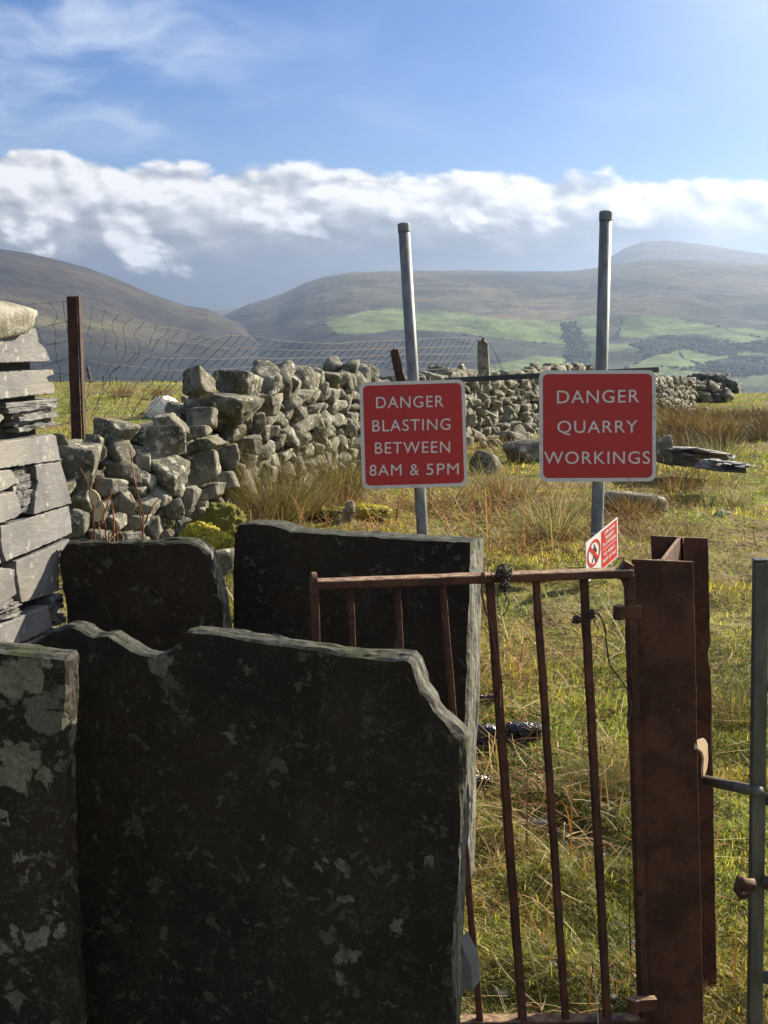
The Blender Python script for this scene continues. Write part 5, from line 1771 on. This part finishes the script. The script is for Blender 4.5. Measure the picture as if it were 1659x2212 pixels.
# rush tussocks
def tussock(u, v, D, width, height, n, seed, pal, label, droop=1.1, name='rush_tussock', wid=.0042, lean=0.0):
    r = np.random.default_rng(seed)
    p = P_at_D(u, v, D)
    x0, y0 = p[0], p[1]
    a = r.uniform(0, 2 * math.pi, n); rad = np.sqrt(r.random(n)) * width * .26
    x, y = x0 + rad * np.cos(a), y0 + rad * np.sin(a)
    z = G(x, y) - .01
    hd = a + r.normal(0, .7, n)
    out = rad / (width * .26)
    lift = 1.52 - out * r.uniform(.1, .75, n) - np.abs(r.normal(0, .18, n))
    L = height * r.uniform(.5, 1.25, n)
    curl = -r.uniform(.1, droop, n) * (.4 + out)
    pal = np.array(pal)
    c = pal[r.integers(0, len(pal), n)] * r.uniform(.7, 1.2, (n, 1))
    V, Q, C = ribbons(np.stack([x, y, z], -1), hd + lean, L, np.full(n, wid) * (D / 10) ** .6, lift, curl, c, 5, .2, facing=r.normal(0, .5, n))
    o = obj(name, mesh_np(name, V - [x0, y0, float(G(x0, y0))], Q, cols=C), M['dead'], None, (x0, y0, float(G(x0, y0))))
    return tag(o, label, 'rushes' if name == 'rush_tussock' else 'grass tuft', 'rush tussocks in the field')
RUSH = [[.105, .105, .038], [.16, .135, .055], [.26, .185, .085], [.075, .080, .028], [.33, .25, .13]]
RUSHD = [[.15, .085, .036], [.22, .13, .058], [.10, .072, .030], [.31, .22, .11]]
RUSHG = [[.30, .29, .15], [.40, .37, .22], [.12, .13, .05], [.22, .16, .08]]
tussock(598, 1118, 10.3, .62, .62, 620, 1, RUSH, 'big green brown rush tussock in front of the dry stone wall', .9)
tussock(655, 1105, 10.7, .50, .46, 360, 2, RUSH, 'smaller rush tussock joined to the right of the big one', 1.0)
tussock(560, 1135, 9.9, .40, .34, 260, 3, RUSHD, 'rusty brown rush tuft at the left foot of the big tussock', 1.5)
tussock(742, 1045, 11.9, .50, .62, 420, 4, RUSH, 'dark rush tussock close against the left edge of the left danger sign', .8)
tussock(745, 1085, 11.0, .30, .30, 160, 5, RUSHD, 'low brown tuft under the dark tussock beside the left danger sign', 1.3)
tussock(1195, 1120, 9.6, .62, .42, 300, 6, RUSHG, 'pale bleached rush tussock with drooping blades below the left edge of the right danger sign', 1.9, wid=.006)
tussock(1100, 1075, 11.5, .70, .30, 260, 7, RUSHD, 'reddish brown dead tuft between the two signs', 1.5)
tussock(1060, 1050, 12.4, .50, .34, 200, 8, RUSHG, 'straw coloured tuft beside the dark angular boulder', 1.4)
tussock(1545, 925, 19.0, .85, .50, 330, 9, RUSHD, 'dark brown rush tussock behind the long slate heap', 1.1, wid=.005)
tussock(1478, 915, 20.0, .85, .55, 330, 10, RUSHD, 'brown rush tussock behind the right danger sign edge', 1.1, wid=.005)
tussock(1470, 1012, 12.6, .6, .20, 220, 18, RUSHD, 'short brown grass tuft at the foot of the long slate heap', 1.3, name='grass_tuft', wid=.004)
tussock(1590, 1030, 11.4, .4, .16, 160, 19, RUSHG, 'short pale grass tuft at the foot of the small slate stack', 1.3, name='grass_tuft', wid=.004)
tussock(1370, 1125, 10.8, .7, .26, 300, 20, RUSHD, 'brown grass tuft in front of the big boulder under the right sign', 1.4, name='grass_tuft', wid=.004)
tussock(1555, 960, 15.0, .50, .42, 220, 11, RUSHG, 'pale broken rush tuft over the end of the long slate heap', 1.6, wid=.006)
tussock(258, 846, 33, .9, .36, 200, 12, RUSHD, 'small dark rush tuft in the far green field left of its neighbour', 1.0, wid=.005)
tussock(348, 850, 32, .7, .30, 200, 13, RUSHD, 'small dark rush tuft in the far green field near the sheep', 1.0, wid=.005)
tussock(318, 935, 10.6, .5, .30, 160, 14, RUSHD, 'dry brown tuft behind the low gap in the dry stone wall', 1.2)
tussock(1600, 1480, 5.6, .34, .26, 260, 15, RUSH, 'tall thin grass tuft between the I-beam post and the field gate', 1.0, name='grass_tuft', wid=.003)
tussock(1310, 1590, 4.9, .30, .16, 260, 16, RUSH, 'brown grassy hummock seen between the last gate bar and the post', 1.6, name='grass_tuft', wid=.003)
tussock(1480, 1130, 9.6, .7, .18, 200, 17, RUSHG, 'thin pale grass tuft above the I-beam post', 1.2, name='grass_tuft', wid=.004)

# stalks in front of the wall
def stalks():
    mb = MB()
    r = np.random.default_rng(2)
    D = 6.4
    lines = [[(570, 1700), (560, 1400), (530, 1240), (480, 1150)], [(570, 1420), (625, 1345), (655, 1320)], [(612, 1700), (590, 1440), (545, 1330), (530, 1255)], [(692, 1700), (680, 1400), (660, 1270)], [(722, 1700), (695, 1480), (672, 1390)],
             [(850, 1700), (862, 1430), (815, 1260), (788, 1100), (780, 1020)], [(882, 1700), (840, 1400), (780, 1310)], [(920, 1700), (962, 1540), (1032, 1495)], [(930, 1690), (1000, 1520), (1040, 1545)],
             [(640, 1700), (632, 1500), (612, 1390)], [(600, 1500), (640, 1380), (665, 1300)], [(560, 1300), (590, 1220), (632, 1145)], [(870, 1480), (890, 1420), (960, 1330)], [(755, 1700), (735, 1560), (700, 1500)], [(660, 1700), (655, 1540), (705, 1510)], [(580, 1700), (640, 1600), (720, 1500)]]
    for L in lines:
        P = [P_at_D(*q, D + r.normal(0, .05)) for q in Z(1, L)]
        q = []
        for i in range(len(P) - 1):
            for f in np.linspace(0, 1, 4, endpoint=False):
                q.append(P[i] * (1 - f) + P[i + 1] * f + r.normal(0, .0025, 3))
        q.append(P[-1])
        n = len(q)
        mb.tube(q, [.0052 - .0032 * k / n for k in range(n)], 5)
    c = P_at_D(230, 1200, D)
    root = empty('dead_stalks', (c[0], c[1], float(G(c[0], c[1]))), 'bare reddish brown stalks standing in front of the tumbled stones', 'plant')
    M['stalk'] = material('red_stalk', plain((.20, .085, .040), .7))
    M['dryleaf'] = material('dry_leaf', plain((.46, .36, .20), .8))
    mb.build('stem', M['stalk'], root, smooth=True)
    for (x, y, w, h, a) in [(572, 1335, 26, 60, -20), (598, 1412, 34, 62, 12)]:
        pl = []
        for t in np.linspace(0, 2 * math.pi, 12, endpoint=False):
            px_, py_ = w * math.cos(t), h * math.sin(t) * (1 - .25 * math.cos(t))
            pl.append((x + px_ * math.cos(R(a)) - py_ * math.sin(R(a)), y + px_ * math.sin(R(a)) + py_ * math.cos(R(a))))
        mb = MB(); mb.prism([P_at_D(*q, D - .03) for q in Z(1, pl)], (.004, .006, 0))
        mb.build('leaf', M['dryleaf'], root)
stalks()

# moss cushions
def moss(u, v, D, w, h, dp, mat, label, seed):
    r = np.random.default_rng(seed)
    iv, f = ico(5)
    q = iv * np.array([w / 2, dp / 2, h])
    q = q * (1 + .42 * fbm(iv * 2.6 + seed, 5, .62))[:, None] + iv * (.030 * np.abs(fbm(iv * 13 + seed, 3)) + .014 * fbm(iv * 34 + seed, 2))[:, None]
    p = P_at_D(u, v, D)
    o = obj('moss_cushion', mesh_np('moss', q, tris=f), M[mat], None, p)
    return tag(o, label, 'moss', 'moss cushions at the wall foot')
moss(432, 1166, 8.55, .24, .095, .2, 'moss', 'bright yellow moss cushion above the right shoulder of the short slab', 1)
moss(470, 1186, 8.40, .22, .10, .2, 'moss', 'yellow green moss cushion in the gap between the short and tall slabs', 2)
moss(482, 1142, 9.0, .30, .15, .3, 'mossd', 'dark green moss mound at the foot of the dry stone wall', 3)
moss(788, 1106, 10.8, .40, .05, .3, 'moss', 'low yellow moss patch under the left danger sign', 4)
moss(720, 1112, 10.7, .30, .05, .3, 'mossd', 'low green moss patch beside the scrap of wool', 5)
single_rock('stone', 470, 1215, 7.6, .22, .16, .2, 0, .4, 'brown stone in the gap between the short and tall slabs', 'stone', seed=33)

# scraps of black plastic, loose stones and wool
def scrap(u, v, D, w, h, label, seed, dp=None):
    r = np.random.default_rng(seed)
    vv, f = rock(4, w, h, dp or w * .7, r, 5, .16, 5)
    p = P_at_D(u, v, D)
    p = np.array([p[0], p[1], float(G(p[0], p[1])) + h * .30])
    return tag(obj('plastic_scrap', mesh_np('plastic_scrap', vv, tris=f), M['wrap'], None, p), label, 'plastic sheet', 'crumpled black plastic in the grass')
scrap(1130, 1525, 5.35, .15, .10, 'crumpled shiny black plastic in the grass right of the fifth gate bar', 1)
scrap(1046, 1530, 5.3, .13, .12, 'shiny black plastic lump between the tall slab and the fifth gate bar', 2)
scrap(1050, 1455, 5.7, .11, .06, 'upper small black plastic scrap beside the tall slab', 3)
scrap(1042, 1580, 5.0, .08, .05, 'lowest small black plastic scrap at the splintered edge of the tall slab', 4)
def loose(u, v, w, h, seed, label, mat='block'):
    p = on_ground(u, v)
    r = np.random.default_rng(seed)
    vv, f = rock(3, w, h, w * .7, r, 10, .05)
    vv = vv @ rotm(r.normal(0, .15), r.normal(0, .15), r.uniform(0, 3)).T
    tag(obj('loose_stone', mesh_np('loose_stone', vv, tris=f), M[mat], None, (p[0], p[1], p[2] + h * .30)), label, 'stone', 'loose stones in the turf')
loose(1165, 1782, .16, .03, 1, 'flat slate chip under straw between the fifth and sixth gate bars')
loose(1376, 2052, .042, .03, 2, 'small pale pebble beside the foot of the hinge stile')
loose(1335, 2010, .05, .035, 3, 'small dark stone right of the last gate bar', 'rough')
loose(1375, 2130, .035, .02, 4, 'tiny grey chip low down next to the I-beam post')
loose(1082, 2155, .06, .03, 5, 'grey stone low down between the fourth and fifth gate bars')
loose(1325, 2160, .04, .022, 6, 'grey chip at the foot of the last gate bar')
loose(1560, 1115, .15, .05, 7, 'whitish stone in the grass above the I-beam post')
def wool_scrap():
    r = np.random.default_rng(9)
    p = P_at_D(757, 1112, 10.5)
    iv, f = ico(4)
    q = iv * np.array([.038, .04, .070]) * (1 + .95 * fbm(iv * 2.6 + 3, 5, .65))[:, None]
    q2 = iv * np.array([.085, .05, .035]) * (1 + .9 * fbm(iv * 2.8 + 8, 5, .65))[:, None] + np.array([-.05, 0, -.09])
    me = mesh_np('wool', np.concatenate([q, q2]), tris=np.concatenate([f, f + len(iv)]))
    tag(obj('wool_scrap', me, M['woolold'], None, p + np.array([0, 0, .03])), 'tuft of dirty white wool in the grass between tussock and left sign pole', 'wool')
wool_scrap()

# the sheep lying behind the wall
def sheep():
    D = 25.0
    c = P_at_D(357, 878, D)
    gz_ = float(G(c[0], c[1]))
    root = empty('sheep', (c[0], c[1], gz_), 'cream sheep resting in the green field behind the dry stone wall', 'sheep')
    iv, f = ico(5)
    # one continuous fleece-covered body: trunk, neck and head drawn out of a single surface
    q = iv * np.array([.30, .55, .34])
    front = np.clip((iv[:, 1] - .55) / .45, 0, 1)
    q[:, 1] += front * .30; q[:, 2] += front ** 1.2 * -.05; q[:, 0] *= 1 - front * .55
    q += iv * (.035 * fbm(iv * 7, 3))[:, None]
    q[:, 2] = np.maximum(q[:, 2], -.30)
    rz = rotm(0, 0, R(25))
    top = 853
    zt = P_at_D(357, top, D)[2]
    q = q @ rz.T
    off = np.array([c[0], c[1], zt - .36])
    body = obj('body', mesh_np('body', q + off, tris=f), M['wool'], root)
    hd = iv * np.array([.085, .16, .10])
    hd[:, 0] *= 1 - np.clip(iv[:, 1], 0, 1) * .35
    M['sheepface'] = material('sheep_face', plain((.35, .30, .24), .9))
    obj('head', mesh_np('head', (hd + np.array([0, .98, -.08])) @ rz.T + off, tris=f), M['sheepface'], root)
    for s in (-1, 1):
        e = iv * np.array([.09, .02, .035]) + np.array([s * .14, .92, -.02])
        obj('ear', mesh_np('ear', e @ rz.T + off, tris=f), M['sheepface'], root)
        for yy in (-.30, .38):
            mb = MB(); mb.tube([np.array(off) + rz @ np.array([s * .17, yy, -.2]), np.array(off) + rz @ np.array([s * .20, yy + .05, -.36]), np.array([off[0], off[1], 0]) + rz @ np.array([s * .2, yy + .16, 0]) + np.array([0, 0, gz_ + .04])], [.05, .04, .035], 8)
            mb.build('leg', M['sheepface'], root, smooth=True)
sheep()

# ------------------------------------------------------------------ air
def haze():
    m = bpy.data.materials.new('haze')
    m.use_nodes = True
    nt = m.node_tree
    nt.nodes.clear()
    out = nt.nodes.new('ShaderNodeOutputMaterial')
    v = nd(nt, 'ShaderNodeVolumePrincipled', {'Color': (.58, .74, 1.0), 'Density': 7.6e-5, 'Anisotropy': .68})
    nt.links.new(v.outputs[0], out.inputs['Volume'])
    x0, x1, y0, y1, z0, z1 = -12500, 12500, -12500, 12500, -190, 600
    mb = MB()
    mb.add([(x0, y0, z0), (x1, y0, z0), (x1, y1, z0), (x0, y1, z0), (x0, y0, z1), (x1, y0, z1), (x1, y1, z1), (x0, y1, z1)],
           [(0, 3, 2, 1), (4, 5, 6, 7), (0, 1, 5, 4), (1, 2, 6, 5), (2, 3, 7, 6), (3, 0, 4, 7)])
    o = mb.build('haze', m)
    tag(o, 'thin blue air that fades the far hills', 'haze', kind='stuff')
haze()
